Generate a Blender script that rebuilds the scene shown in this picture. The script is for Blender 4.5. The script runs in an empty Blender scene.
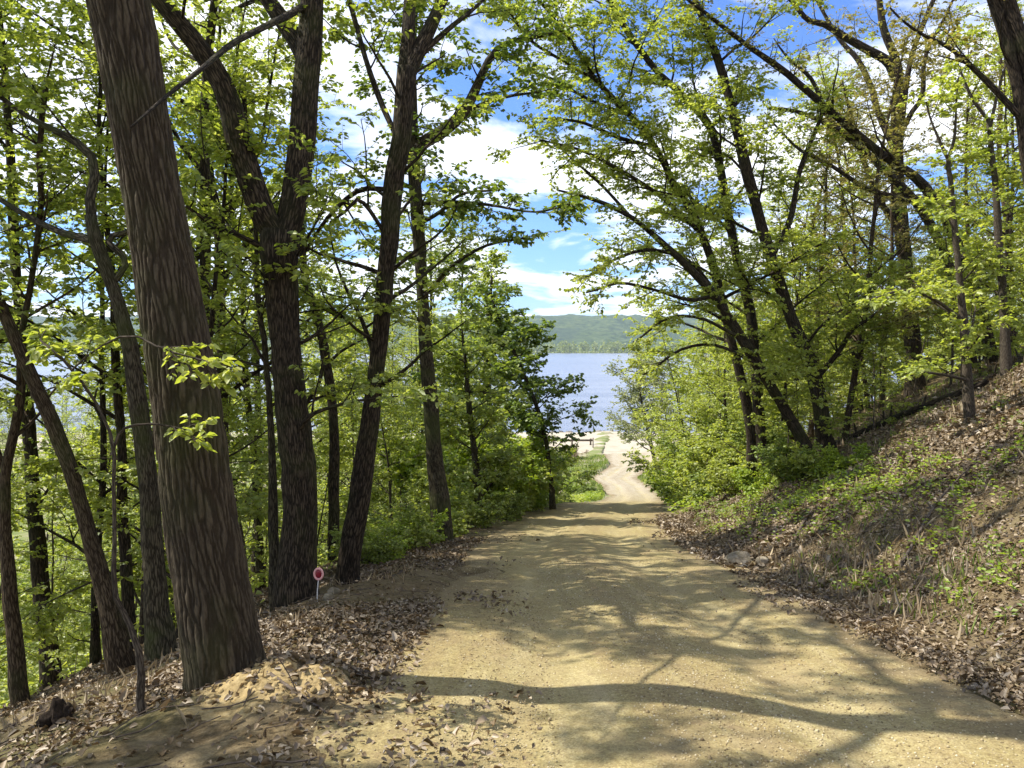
import bpy, math, random
import numpy as np
from mathutils import Vector

SEED = 11
rng = np.random.default_rng(SEED)
random.seed(SEED)
S = bpy.context.scene
COL = S.collection
R = math.radians

# ------------------------------------------------------------------ camera
F = 745.0
PITCH = math.atan(38.0 / F)
cp, sp = math.cos(PITCH), math.sin(PITCH)


def at(px, py, Y):
    """World point seen at pixel (px,py) standing Y metres ahead of the camera."""
    cx, cy = (px - 512.0) / F, (384.0 - py) / F
    dy = cp + cy * sp
    dz = -sp + cy * cp
    t = Y / dy
    return np.array([cx * t, Y, dz * t])


cam_d = bpy.data.cameras.new('camera')
cam_d.sensor_width = 36.0
cam_d.lens = 36.0 * F / 1024.0
cam_d.clip_start = 0.05
cam_d.clip_end = 30000.0
cam = bpy.data.objects.new('camera', cam_d)
cam.rotation_euler = (math.pi / 2 - PITCH, 0, 0)
COL.objects.link(cam)
S.camera = cam

# ------------------------------------------------------------------ noise helpers
_nr = np.random.default_rng(5)


def make_noise(n_oct, base_f, gain=0.5, waves=7, seed=1):
    r = np.random.default_rng(seed)
    terms = []
    a, f = 1.0, base_f
    for o in range(n_oct):
        for w in range(waves):
            th = r.uniform(0, 2 * math.pi)
            ff = f * r.uniform(0.7, 1.4)
            terms.append((a / math.sqrt(waves), ff * math.cos(th), ff * math.sin(th), r.uniform(0, 6.28)))
        a *= gain
        f *= 2.1

    def fn(x, y):
        out = np.zeros(np.broadcast(x, y).shape)
        for (A, kx, ky, ph) in terms:
            out += A * np.sin(kx * x + ky * y + ph)
        return out
    return fn


n_big = make_noise(3, 0.12, seed=2)
n_mid = make_noise(4, 0.9, seed=3)
n_fine = make_noise(4, 4.0, seed=4)
n_lump = make_noise(2, 1.9, seed=15)
n_patch = make_noise(3, 0.7, seed=6)
n_patch2 = make_noise(3, 1.3, seed=8)


def sstep(a, b, x):
    t = np.clip((x - a) / (b - a), 0, 1)
    return t * t * (3 - 2 * t)


# ------------------------------------------------------------------ terrain
def smooth_interp(xs, ys, lo, hi, step, k):
    g = np.arange(lo, hi, step)
    v = np.interp(g, xs, ys)
    ker = np.hanning(k)
    ker /= ker.sum()
    vp = np.pad(v, k // 2, mode='reflect', reflect_type='odd')
    v = np.convolve(vp, ker, mode='same')[k // 2:k // 2 + len(g)]
    return lambda y: np.interp(y, g, v)


FLAT = -14.1
roadz = smooth_interp([-60, 0, 10, 20, 31, 38, 45, 55, 66, 80, 96, 130],
                      [7, -1.55, -3.2, -4.85, -6.62, -8.06, -9.47, -11.42, -13.05, -13.95, FLAT, FLAT], -70, 135, .25, 21)
roadc = smooth_interp([-60, 0, 14, 20, 27, 31, 45, 60, 70, 77, 87, 96, 130],
                      [1.2, 1.2, 1.2, 2.0, 3.4, 4.1, 7.4, 9.9, 10.9, 10.4, 14.0, 16.6, 26], -70, 135, .25, 21)
roadw = smooth_interp([-60, 14, 30, 60, 76, 88, 96, 130], [2.2, 2.2, 2.1, 2.2, 2.4, 2.6, 5.0, 8], -70, 135, .25, 21)

Ld = np.array([-50, 0, .5, 1.4, 2.2, 2.8, 3.45, 4.6, 6.4, 10, 20, 40, 200])
Lz = np.array([0, 0, .03, -.08, -.34, -.5, -.75, -1.2, -1.95, -3.8, -9.0, -19, -90])
Rd = np.array([-50, 0, .35, .9, 2, 5, 10, 16, 28, 60, 200])
Rz = np.array([0, 0, -.02, .2, .72, 2.4, 4.75, 7.0, 10.2, 16, 30])


def base(x, y):
    x = np.asarray(x, float)
    y = np.asarray(y, float)
    rz, rc, rw = roadz(y), roadc(y), roadw(y)
    dl = (rc - rw) - x
    dr = x - (rc + rw)
    L = np.interp(dl, Ld, Lz)
    Rr = np.interp(dr, Rd, Rz) * (1 - .55 * sstep(30, 62, y)) * (1 - sstep(60, 92, y))
    z = rz + np.where(dl > 0, L, 0) + np.where(dr > 0, Rr, 0)
    flat = FLAT + .12 * n_big(x, y) * sstep(1, 4, np.maximum(dl, dr))
    k = 1.2
    hh = np.clip(.5 + .5 * (z - flat) / k, 0, 1)
    zz = flat * (1 - hh) + z * hh + k * hh * (1 - hh) * np.where(dl > 0, 1, 0)
    z = np.where(dl > 0, zz, np.maximum(z, flat))
    # the shore, the lake bed and the far shore
    bed = -18.0 + (sstep(1540, 1590, y)) * 4.6 + sstep(1600, 2600, y) * 3
    z = z * (1 - sstep(120.5, 131, y)) + bed * sstep(120.5, 131, y)
    return z


def road_side(x, y):
    """metres outside the nearer road edge (negative on the road)"""
    return np.abs(x - roadc(y)) - roadw(y)


MX, MY = -1.55, 5.05       # mound of pushed earth in front of the big trunk


def ground(x, y):
    x = np.asarray(x, float)
    y = np.asarray(y, float)
    z = base(x, y)
    s = road_side(x, y)
    off = sstep(0, .9, s)
    near = 1 - sstep(60, 120, y)
    z = z + off * near * (.06 * n_mid(x, y) + .02 * n_fine(x, y) + .1 * n_lump(x, y) * sstep(1.0, 2.5, x - roadc(y) - roadw(y)))
    z = z - .09 * sstep(.02, -.28, s) * (1 - sstep(104, 107, y)) * np.where(y > -8, 1, 0)
    m = np.exp(-(((x - MX) / .42) ** 2 + ((y - MY) / .3) ** 2))
    z = z + .2 * m * (1 + .35 * n_fine(x * 1.6, y * 1.6))
    return z


def gz(x, y):
    return float(ground(np.array([x]), np.array([y]))[0])


# ------------------------------------------------------------------ object helpers
def props(o, label=None, cat=None, group=None, kind=None):
    if label:
        o['label'] = label
    if cat:
        o['category'] = cat
    if group:
        o['group'] = group
    if kind:
        o['kind'] = kind
    return o


def empty(name, loc, rz=0.0, **kw):
    o = bpy.data.objects.new(name, None)
    o.empty_display_size = .3
    o.location = loc
    o.rotation_euler = (0, 0, rz)
    COL.objects.link(o)
    return props(o, **kw)


def mesh_from(name, V, quads=None, tris=None, smooth=True, attrs=None):
    me = bpy.data.meshes.new(name)
    V = np.asarray(V, np.float32)
    me.vertices.add(len(V))
    me.vertices.foreach_set('co', V.ravel())
    idx, starts, tot = [], [], 0
    if quads is not None and len(quads):
        q = np.asarray(quads, np.int32)
        idx.append(q.ravel())
        starts.append(np.arange(len(q)) * 4)
        tot = len(q) * 4
    if tris is not None and len(tris):
        t = np.asarray(tris, np.int32)
        idx.append(t.ravel())
        starts.append(tot + np.arange(len(t)) * 3)
    idx = np.concatenate(idx).astype(np.int32)
    starts = np.concatenate(starts).astype(np.int32)
    me.loops.add(len(idx))
    me.loops.foreach_set('vertex_index', idx)
    me.polygons.add(len(starts))
    me.polygons.foreach_set('loop_start', starts)
    if smooth:
        me.polygons.foreach_set('use_smooth', np.ones(len(starts), bool))
    if attrs:
        for k, a in attrs.items():
            at_ = me.attributes.new(k, 'FLOAT_VECTOR', 'POINT')
            at_.data.foreach_set('vector', np.asarray(a, np.float32).ravel())
    me.update(calc_edges=True)
    return me


def obj(name, me, mat, parent=None, **kw):
    o = bpy.data.objects.new(name, me)
    me.materials.clear()
    for m in (mat if isinstance(mat, (list, tuple)) else [mat]):
        me.materials.append(m)
    if parent is not None:
        o.parent = parent
    COL.objects.link(o)
    return props(o, **kw)


class MB:
    """collects geometry for one mesh"""

    def __init__(self):
        self.V, self.Q, self.T, self.A, self.n = [], [], [], [], 0

    def add(self, V, Q=None, T=None, A=None):
        V = np.asarray(V, float).reshape(-1, 3)
        if Q is not None and len(Q):
            self.Q.append(np.asarray(Q).reshape(-1, 4) + self.n)
        if T is not None and len(T):
            self.T.append(np.asarray(T).reshape(-1, 3) + self.n)
        self.V.append(V)
        self.A.append(np.zeros_like(V) if A is None else np.asarray(A).reshape(-1, 3))
        self.n += len(V)

    def mesh(self, name, smooth=True, off=None):
        V = np.concatenate(self.V)
        if off is not None:
            V = V - np.asarray(off)
        return mesh_from(name, V, np.concatenate(self.Q) if self.Q else None,
                         np.concatenate(self.T) if self.T else None, smooth,
                         {'bark': np.concatenate(self.A)})

    def tubes(self, P, Rr, sides):
        """batch of N polylines with K points each -> tapered tubes (P: N,K,3; Rr: N,K)"""
        P = np.asarray(P, float)
        Rr = np.asarray(Rr, float)
        N, K, _ = P.shape
        T = np.empty_like(P)
        T[:, 1:-1] = P[:, 2:] - P[:, :-2]
        T[:, 0] = P[:, 1] - P[:, 0]
        T[:, -1] = P[:, -1] - P[:, -2]
        T /= np.linalg.norm(T, axis=2, keepdims=True) + 1e-9
        mean = T.mean(axis=1)
        ax = np.abs(mean).argmin(axis=1)
        ref = np.zeros((N, 3))
        ref[np.arange(N), ax] = 1
        U = np.cross(T, ref[:, None, :])
        U /= np.linalg.norm(U, axis=2, keepdims=True) + 1e-9
        W = np.cross(T, U)
        th = np.arange(sides) * 2 * math.pi / sides
        c, s = np.cos(th), np.sin(th)
        ring = P[:, :, None, :] + Rr[:, :, None, None] * (c[None, None, :, None] * U[:, :, None, :] + s[None, None, :, None] * W[:, :, None, :])
        seg = np.linalg.norm(P[:, 1:] - P[:, :-1], axis=2)
        ln = np.concatenate([np.zeros((N, 1)), np.cumsum(seg, 1)], 1)
        r0 = Rr[:, :1].max()
        A = np.empty((N, K, sides, 3))
        A[..., 0] = c * r0
        A[..., 1] = s * r0
        A[..., 2] = ln[:, :, None]
        base_i = (np.arange(N) * K * sides)[:, None, None]
        k = (np.arange(K - 1) * sides)[None, :, None]
        j = np.arange(sides)[None, None, :]
        j2 = (j + 1) % sides
        Q = np.stack([base_i + k + j, base_i + k + j2, base_i + k + sides + j2, base_i + k + sides + j], -1)
        self.add(ring.reshape(-1, 3), Q.reshape(-1, 4), None, A.reshape(-1, 3))
        # end cap of each tube
        if sides >= 6:
            for i in range(N):
                o_ = i * K * sides + (K - 1) * sides
                self.T.append(np.array([[o_, o_ + q, o_ + q + 1] for q in range(1, sides - 1)]) + self.n - N * K * sides)


def spline(pts, n):
    """Catmull-Rom through rows of pts (any width), n samples evenly in parameter"""
    P = np.asarray(pts, float)
    if len(P) < 3:
        t = np.linspace(0, 1, n)[:, None]
        return P[0] * (1 - t) + P[-1] * t
    d = np.linalg.norm(np.diff(P[:, :3], axis=0), axis=1)
    u = np.concatenate([[0], np.cumsum(d)])
    m = np.empty_like(P)
    m[1:-1] = (P[2:] - P[:-2]) / (u[2:] - u[:-2])[:, None]
    m[0] = (P[1] - P[0]) / (u[1] - u[0])
    m[-1] = (P[-1] - P[-2]) / (u[-1] - u[-2])
    t = np.linspace(0, u[-1], n)
    i = np.clip(np.searchsorted(u, t, 'right') - 1, 0, len(P) - 2)
    h = (u[i + 1] - u[i])[:, None]
    s = ((t - u[i]) / (u[i + 1] - u[i]))[:, None]
    return ((2 * s**3 - 3 * s**2 + 1) * P[i] + (s**3 - 2 * s**2 + s) * h * m[i] + (-2 * s**3 + 3 * s**2) * P[i + 1] + (s**3 - s**2) * h * m[i + 1])


def unit(v):
    return v / (np.linalg.norm(v, axis=-1, keepdims=True) + 1e-9)


# ------------------------------------------------------------------ materials
def new_mat(name):
    m = bpy.data.materials.new(name)
    m.use_nodes = True
    m.node_tree.nodes.clear()
    return m, m.node_tree.nodes, m.node_tree.links


def nd(N, t, **kw):
    n = N.new(t)
    for k, v in kw.items():
        if k in n.inputs.keys() if hasattr(n.inputs, 'keys') else False:
            n.inputs[k].default_value = v
        else:
            setattr(n, k, v)
    return n


def ramp(N, L, fac, stops, interp='LINEAR'):
    r = N.new('ShaderNodeValToRGB')
    r.color_ramp.interpolation = interp
    el = r.color_ramp.elements
    while len(el) > 1:
        el.remove(el[-1])
    el[0].position, el[0].color = stops[0][0], (*stops[0][1], 1)
    for p, c in stops[1:]:
        e = el.new(p)
        e.color = (*c, 1)
    L.new(fac, r.inputs['Fac'])
    return r.outputs['Color']


def mixc(N, L, fac, a, b, mode='MIX'):
    m = N.new('ShaderNodeMix')
    m.data_type = 'RGBA'
    m.blend_type = mode
    for sock, v in ((m.inputs[0], fac), (m.inputs[6], a), (m.inputs[7], b)):
        if isinstance(v, (int, float)):
            sock.default_value = v
        elif isinstance(v, tuple):
            sock.default_value = (*v, 1)
        else:
            L.new(v, sock)
    return m.outputs[2]


def noise_t(N, L, vec, scale, detail=5, rough=.55, dist=0):
    n = N.new('ShaderNodeTexNoise')
    n.inputs['Scale'].default_value = scale
    n.inputs['Detail'].default_value = detail
    n.inputs['Roughness'].default_value = rough
    n.inputs['Distortion'].default_value = dist
    if vec is not None:
        L.new(vec, n.inputs['Vector'])
    return n.outputs['Fac']


def bump(N, L, h, strength, dist, prev=None):
    b = N.new('ShaderNodeBump')
    b.inputs['Strength'].default_value = strength
    b.inputs['Distance'].default_value = dist
    L.new(h, b.inputs['Height'])
    if prev is not None:
        L.new(prev, b.inputs['Normal'])
    return b.outputs['Normal']


def princ(N, L, col, rough=.8, normal=None, spec=.3, metal=0):
    p = N.new('ShaderNodeBsdfPrincipled')
    if isinstance(col, tuple):
        p.inputs['Base Color'].default_value = (*col, 1)
    else:
        L.new(col, p.inputs['Base Color'])
    if isinstance(rough, (int, float)):
        p.inputs['Roughness'].default_value = rough
    else:
        L.new(rough, p.inputs['Roughness'])
    p.inputs['Specular IOR Level'].default_value = spec
    p.inputs['Metallic'].default_value = metal
    if normal is not None:
        L.new(normal, p.inputs['Normal'])
    o = N.new('ShaderNodeOutputMaterial')
    L.new(p.outputs[0], o.inputs['Surface'])
    return p


def leaf_mat(name, stops, trans=.5, tint=(1.25, 1.2, .55), spread=1.0):
    m, N, L = new_mat(name)
    g = N.new('ShaderNodeNewGeometry')
    c = ramp(N, L, g.outputs['Random Per Island'], stops)
    tc = N.new('ShaderNodeNewGeometry')
    nz = noise_t(N, L, tc.outputs['Position'], .8, 2)
    c = mixc(N, L, ramp(N, L, nz, [(.35, (0, 0, 0)), (.65, (.5, .5, .5))]), c, mixc(N, L, 1.0, c, (1.15, 1.05, .8), 'MULTIPLY'))
    d = N.new('ShaderNodeBsdfDiffuse')
    L.new(c, d.inputs['Color'])
    t = N.new('ShaderNodeBsdfTranslucent')
    L.new(mixc(N, L, 1.0, c, tint, 'MULTIPLY'), t.inputs['Color'])
    mx = N.new('ShaderNodeMixShader')
    mx.inputs[0].default_value = trans
    L.new(d.outputs[0], mx.inputs[1])
    L.new(t.outputs[0], mx.inputs[2])
    gl = N.new('ShaderNodeBsdfGlossy')
    gl.inputs['Roughness'].default_value = .5
    gl.inputs['Color'].default_value = (.9, .9, .9, 1)
    m2 = N.new('ShaderNodeMixShader')
    m2.inputs[0].default_value = .045
    L.new(mx.outputs[0], m2.inputs[1])
    L.new(gl.outputs[0], m2.inputs[2])
    o = N.new('ShaderNodeOutputMaterial')
    L.new(m2.outputs[0], o.inputs['Surface'])
    return m


def bark_mat(name, dark, mid, light, moss=(.06, .075, .02), moss_amt=.3, fu=26.0, fv=3.2, depth=.02, ridge_attr=False):
    m, N, L = new_mat(name)
    a = N.new('ShaderNodeAttribute')
    a.attribute_name = 'bark'
    mp = N.new('ShaderNodeMapping')
    mp.inputs['Scale'].default_value = (fu, fu, fv)
    L.new(a.outputs['Vector'], mp.inputs['Vector'])
    n1 = noise_t(N, L, mp.outputs[0], 1.0, 6, .62, .6)
    v = N.new('ShaderNodeTexVoronoi')
    v.feature = 'DISTANCE_TO_EDGE'
    v.inputs['Scale'].default_value = .8
    wob = N.new('ShaderNodeVectorMath')
    wob.operation = 'MULTIPLY_ADD'
    nz2 = N.new('ShaderNodeTexNoise')
    nz2.inputs['Scale'].default_value = 1.4
    L.new(mp.outputs[0], nz2.inputs['Vector'])
    wob.inputs[1].default_value = (1.2, 1.2, 1.2)
    L.new(nz2.outputs['Color'], wob.inputs[0])
    L.new(mp.outputs[0], wob.inputs[2])
    L.new(wob.outputs[0], v.inputs['Vector'])
    mr = N.new('ShaderNodeMapRange')
    mr.interpolation_type = 'SMOOTHSTEP'
    mr.inputs[1].default_value = .0
    mr.inputs[2].default_value = .26
    L.new(v.outputs['Distance'], mr.inputs[0])
    if ridge_attr:
        sx = N.new('ShaderNodeSeparateXYZ')
        L.new(a.outputs['Vector'], sx.inputs[0])
        rid = sx.outputs['X']
        gp = N.new('ShaderNodeNewGeometry')
        mp2 = N.new('ShaderNodeMapping')
        mp2.inputs['Scale'].default_value = (70, 70, 16)
        L.new(gp.outputs['Position'], mp2.inputs['Vector'])
        n1 = noise_t(N, L, mp2.outputs[0], 1.0, 5, .6)
    else:
        rid = mr.outputs[0]
        mp2 = N.new('ShaderNodeMapping')
        mp2.inputs['Scale'].default_value = (2.6, 2.6, 3.2)
        L.new(mp.outputs[0], mp2.inputs['Vector'])
        n1 = noise_t(N, L, mp2.outputs[0], 1.0, 5, .6)
    h0 = N.new('ShaderNodeMath')
    h0.operation = 'MULTIPLY'
    h0.inputs[1].default_value = .95 if ridge_attr else .5
    L.new(n1, h0.inputs[0])
    h = N.new('ShaderNodeMath')
    h.operation = 'MULTIPLY_ADD'
    L.new(rid, h.inputs[0])
    h.inputs[1].default_value = .4 if ridge_attr else .6
    L.new(h0.outputs[0], h.inputs[2])
    c = ramp(N, L, h.outputs[0], [(.2, dark), (.6, mid), (.95, light)])
    g = N.new('ShaderNodeNewGeometry')
    big = noise_t(N, L, g.outputs['Position'], 1.6, 4)
    c = mixc(N, L, ramp(N, L, big, [(.5, (0, 0, 0)), (.68, (moss_amt,) * 3)]), c, moss)
    lich = noise_t(N, L, g.outputs['Position'], 9.0, 4)
    c = mixc(N, L, ramp(N, L, lich, [(.62, (0, 0, 0)), (.7, (.35,) * 3)]), c, light)
    nrm = bump(N, L, h.outputs[0], 1.0, depth)
    princ(N, L, c, .9, nrm, .15)
    return m


LEAF_Y = leaf_mat('leaf_spring_yellow_green', [(0, (.25, .32, .05)), (.5, (.35, .43, .09)), (1, (.45, .5, .16))], .62)
LEAF_G = leaf_mat('leaf_mid_green', [(0, (.18, .25, .045)), (.5, (.29, .37, .085)), (1, (.41, .47, .17))], .62)
LEAF_D = leaf_mat('leaf_maple_green', [(0, (.08, .14, .025)), (.6, (.17, .25, .045)), (1, (.28, .35, .07))], .55)
LEAF_P = leaf_mat('leaf_pale_willow', [(0, (.2, .24, .1)), (.6, (.3, .34, .16)), (1, (.4, .41, .25))], .45, (1.1, 1.1, .7))
LEAF_O = leaf_mat('leaf_bud_olive', [(0, (.2, .21, .05)), (.6, (.29, .29, .09)), (1, (.36, .31, .15))], .5, (1.2, 1.1, .6))
HERB = leaf_mat('herb_green', [(0, (.1, .16, .025)), (.5, (.18, .26, .04)), (1, (.28, .35, .06))], .45)
HERB_B = leaf_mat('herb_bright_green', [(0, (.18, .28, .02)), (.5, (.27, .38, .03)), (1, (.38, .46, .06))], .5)
DRYB = leaf_mat('dry_brush', [(0, (.3, .23, .14)), (.5, (.38, .3, .2)), (1, (.45, .38, .27))], .2, (1, .95, .8))
GRASS = leaf_mat('grass_blade', [(0, (.13, .2, .03)), (.6, (.21, .3, .045)), (1, (.32, .36, .1))], .45)
LITTER = leaf_mat('dead_leaf', [(0, (.06, .042, .024)), (.3, (.13, .092, .052)), (.65, (.2, .148, .088)), (.9, (.28, .22, .145)), (1, (.36, .31, .24))], .12, (1.1, .9, .6))

BARK_OAK = bark_mat('bark_furrowed_brown', (.016, .012, .0075), (.04, .03, .0195), (.095, .075, .05), moss_amt=.3, fu=20, fv=3.2, depth=.008, ridge_attr=True)
BARK_DARK = bark_mat('bark_dark', (.01, .0075, .0055), (.04, .03, .02), (.095, .072, .048), moss_amt=.3, fu=40, fv=7, depth=.012)
BARK_BROWN = bark_mat('bark_brown', (.018, .012, .007), (.07, .049, .029), (.14, .105, .066), moss_amt=.4, fu=44, fv=8, depth=.008)
BARK_MOSS = bark_mat('bark_mossy', (.015, .012, .008), (.055, .045, .027), (.12, .1, .065), moss=(.055, .065, .018), moss_amt=.7, fu=44, fv=8, depth=.008)
BARK_TWIG = bark_mat('bark_twig', (.03, .024, .018), (.075, .058, .042), (.12, .1, .075), moss_amt=.15, fu=60, fv=12, depth=.003)


# ------------------------------------------------------------------ leaves and branches
def leaf_geo(mb, P, D, Nn, size, width=.62, fold=.18, droop=.15):
    """P base point, D axis, Nn normal, size length: a folded pointed leaf of two quads"""
    D = unit(D)
    Sd = unit(np.cross(D, Nn))
    Nn = np.cross(Sd, D)
    s = size[:, None]
    w = s * width * .5
    tip = P + D * s - Nn * s * droop
    l1 = P + D * s * .3 + Sd * w + Nn * s * fold
    l2 = P + D * s * .68 + Sd * w * .8 + Nn * s * (fold * .6 - droop * .4)
    r1 = P + D * s * .3 - Sd * w + Nn * s * fold
    r2 = P + D * s * .68 - Sd * w * .8 + Nn * s * (fold * .6 - droop * .4)
    V = np.stack([P, r1, r2, tip, l2, l1], 1)
    n = len(P)
    b = (np.arange(n) * 6)[:, None]
    Q = np.concatenate([b + np.array([[0, 1, 2, 3]]), b + np.array([[0, 3, 4, 5]])], 1)
    mb.add(V.reshape(-1, 3), Q.reshape(-1, 4))


def gen_path(r, start, d, length, k, wob, up):
    """one wandering branch of k points"""
    pts = [np.array(start)]
    d = d / np.linalg.norm(d)
    st = length / (k - 1)
    for i in range(k - 1):
        d = d + r.normal(0, wob, 3) + np.array([0, 0, up])
        d = d / np.linalg.norm(d)
        pts.append(pts[-1] + d * st)
    return np.array(pts)


def at_t(P, t):
    """points and tangents at fractions t of polyline P (K,3)"""
    K = len(P) - 1
    f = np.clip(t * K, 0, K - 1e-6)
    i = f.astype(int)
    a = (f - i)[:, None]
    return P[i] * (1 - a) + P[i + 1] * a, unit(P[i + 1] - P[i])


def side_dir(r, tan, spread, flat, up):
    """directions leaving a branch with tangents tan: spread from the tangent, flattened towards the horizontal"""
    n = len(tan)
    rnd = r.normal(0, 1, (n, 3))
    rnd -= (rnd * tan).sum(1, keepdims=True) * tan
    rnd[:, 2] *= flat
    rnd = unit(rnd)
    a = np.clip(r.normal(spread, .2, n), .3, 1.4)[:, None]
    d = tan * np.cos(a) + rnd * np.sin(a)
    d[:, 2] = d[:, 2] * (.55 + .45 * flat) + up
    return unit(d)


LEAFCOUNT = {}


def grow(r, limbs, br, leaf, o):
    """limbs: list of (P (K,3), R (K,), t0) -> side branches and twigs into br, leaves into leaf.
    o: dict of l2 (branches per metre), len2, l3 (twigs per metre), len3, leaves, size, flat, up"""
    b2P, b2R = [], []
    for (P, Rr, t0) in limbs:
        L = np.linalg.norm(np.diff(P, axis=0), axis=1).sum()
        n = max(2, int(L * (1 - t0) * o['l2'] * r.uniform(.85, 1.15)))
        t = t0 + (1 - t0) * np.sort(r.uniform(0, 1, n))
        p, tan = at_t(P, t)
        d = side_dir(r, tan, o.get('spread', .85), o['flat'], o['up'])
        for i in range(n):
            ln = o['len2'] * r.uniform(.55, 1.25) * (1 - .45 * (t[i] - t0) / (1 - t0 + 1e-6))
            pts = gen_path(r, p[i], d[i], ln, 6, .13, o.get('up2', .02))
            b2P.append(pts)
            rr = np.interp(t[i] * (len(Rr) - 1), np.arange(len(Rr)), Rr)
            r0 = min(rr * .6, .006 + ln * .011)
            b2R.append(np.linspace(r0, max(r0 * .3, .0025), 6))
        # the limb's own end carries twigs too
        b2P.append(spline(np.stack([*at_t(P, np.linspace(max(t0, .72), 1, 6))[0]]), 6))
        b2R.append(np.full(6, .004))
    B = np.array(b2P)
    BR = np.array(b2R)
    br.tubes(B, BR, o.get('sides2', 4))
    # twigs, all at once
    Lb = np.linalg.norm(np.diff(B, axis=1), axis=2).sum(1)
    cnt = np.maximum(2, (Lb * o['l3'] * o.get('dens', 2.1) * r.uniform(.8, 1.2, len(B))).astype(int))
    bi = np.repeat(np.arange(len(B)), cnt)
    t = .12 + .88 * r.uniform(0, 1, len(bi)) ** .85
    f = np.clip(t * 5, 0, 4.999)
    i = f.astype(int)
    a = (f - i)[:, None]
    p = B[bi, i] * (1 - a) + B[bi, i + 1] * a
    tan = unit(B[bi, i + 1] - B[bi, i])
    d = side_dir(r, tan, .8, o['flat'] * .7, o['up'] * .6)
    ln = o['len3'] * r.uniform(.5, 1.3, len(bi))
    K = 4
    tw = np.empty((len(bi), K, 3))
    tw[:, 0] = p
    for q in range(1, K):
        d = unit(d + r.normal(0, .16, d.shape) + np.array([0, 0, o.get('sag', -.04)]))
        tw[:, q] = tw[:, q - 1] + d * (ln / (K - 1))[:, None]
    if o.get('twigs', True):
        br.tubes(tw, np.stack([np.full(len(bi), .0032)] * K, 1) * np.linspace(1, .5, K), 3)
    # leaves
    n = int(o['leaves'] * o.get('ldens', 2.0) + .5)
    if n <= 0:
        return
    keep = r.uniform(0, 1, len(bi)) < o.get('leafy', 1.0)
    ti = np.repeat(np.nonzero(keep)[0], n)
    t = .1 + .9 * r.uniform(0, 1, len(ti)) ** .8
    f = np.clip(t * (K - 1), 0, K - 1 - 1e-6)
    i = f.astype(int)
    a = (f - i)[:, None]
    p = tw[ti, i] * (1 - a) + tw[ti, i + 1] * a
    tan = unit(tw[ti, i + 1] - tw[ti, i])
    sd = unit(np.cross(tan, np.array([0, 0, 1.0])) + 1e-6)
    sgn = r.choice([-1.0, 1.0], len(ti))[:, None]
    D = unit(tan * r.uniform(.1, .9, (len(ti), 1)) + sd * sgn + r.normal(0, .25, (len(ti), 3)) + np.array([0, 0, -.18]))
    Nn = unit(np.array([0, 0, 1.0]) + r.normal(0, o.get('tilt', .42), (len(ti), 3)))
    sz = o['size'] * r.uniform(.4, 1.4, len(ti))
    leaf_geo(leaf, p + D * sz[:, None] * .2, D, Nn, sz, o.get('lw', .66))


def auto_limbs(r, P, Rr, n, t0, t1, ln, up, spread=1.0, flat=.8, bias=None, k=10):
    """n limbs leaving a trunk"""
    out = []
    t = np.linspace(t0, t1, n) + r.normal(0, .02, n)
    t = np.clip(t, .02, .985)
    p, tan = at_t(P, t)
    az0 = r.uniform(0, 6.28)
    for i in range(n):
        az = az0 + i * 2.4 + r.normal(0, .4)
        h = np.array([math.cos(az), math.sin(az), 0])
        if bias is not None:
            h = h + np.array(bias)
            h = h / (np.linalg.norm(h) + 1e-6)
        a = spread * r.uniform(.8, 1.15)
        d = tan[i] * math.cos(a) + h * math.sin(a)
        L = ln * r.uniform(.7, 1.25) * (1 - .5 * (t[i] - t0) / max(t1 - t0, .01))
        pts = gen_path(r, p[i], d, L, k, .1, up)
        r0 = min(np.interp(t[i] * (len(Rr) - 1), np.arange(len(Rr)), Rr) * .55, .012 + L * .012)
        out.append((pts, np.linspace(r0, r0 * .22, k), .18))
    return out


OPT = dict(l2=2.6, len2=1.2, l3=6.0, len3=.42, leaves=8, size=.075, flat=.5, up=.08)


def opt(**kw):
    d = dict(OPT)
    d.update(kw)
    return d


def px_path(pts, Y, dY=0.0):
    """pixel polyline (x, y, width) at depth Y -> world rows (x,y,z,r)"""
    out = []
    n = len(pts)
    for i, p in enumerate(pts):
        yy = Y + dY * i / max(n - 1, 1)
        q = at(p[0], p[1], yy)
        out.append([*q, p[2] / F * yy * .5])
    return np.array(out)


def extend(rows, length, up=.35, r_end=.02, n=3, r=None, wob=.06):
    """carry a path on beyond the frame"""
    rows = list(rows)
    d = unit(np.array(rows[-1][:3]) - np.array(rows[-2][:3]))
    r0 = rows[-1][3]
    for i in range(1, n + 1):
        d = unit(d + np.array([0, 0, up / n]) + (r.normal(0, wob, 3) if r is not None else 0))
        q = np.array(rows[-1][:3]) + d * length / n
        rows.append(np.array([*q, r0 + (r_end - r0) * i / n]))
    return np.array(rows)


def displace_bark(V, rows, sides, amp, seed):
    pass


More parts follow.
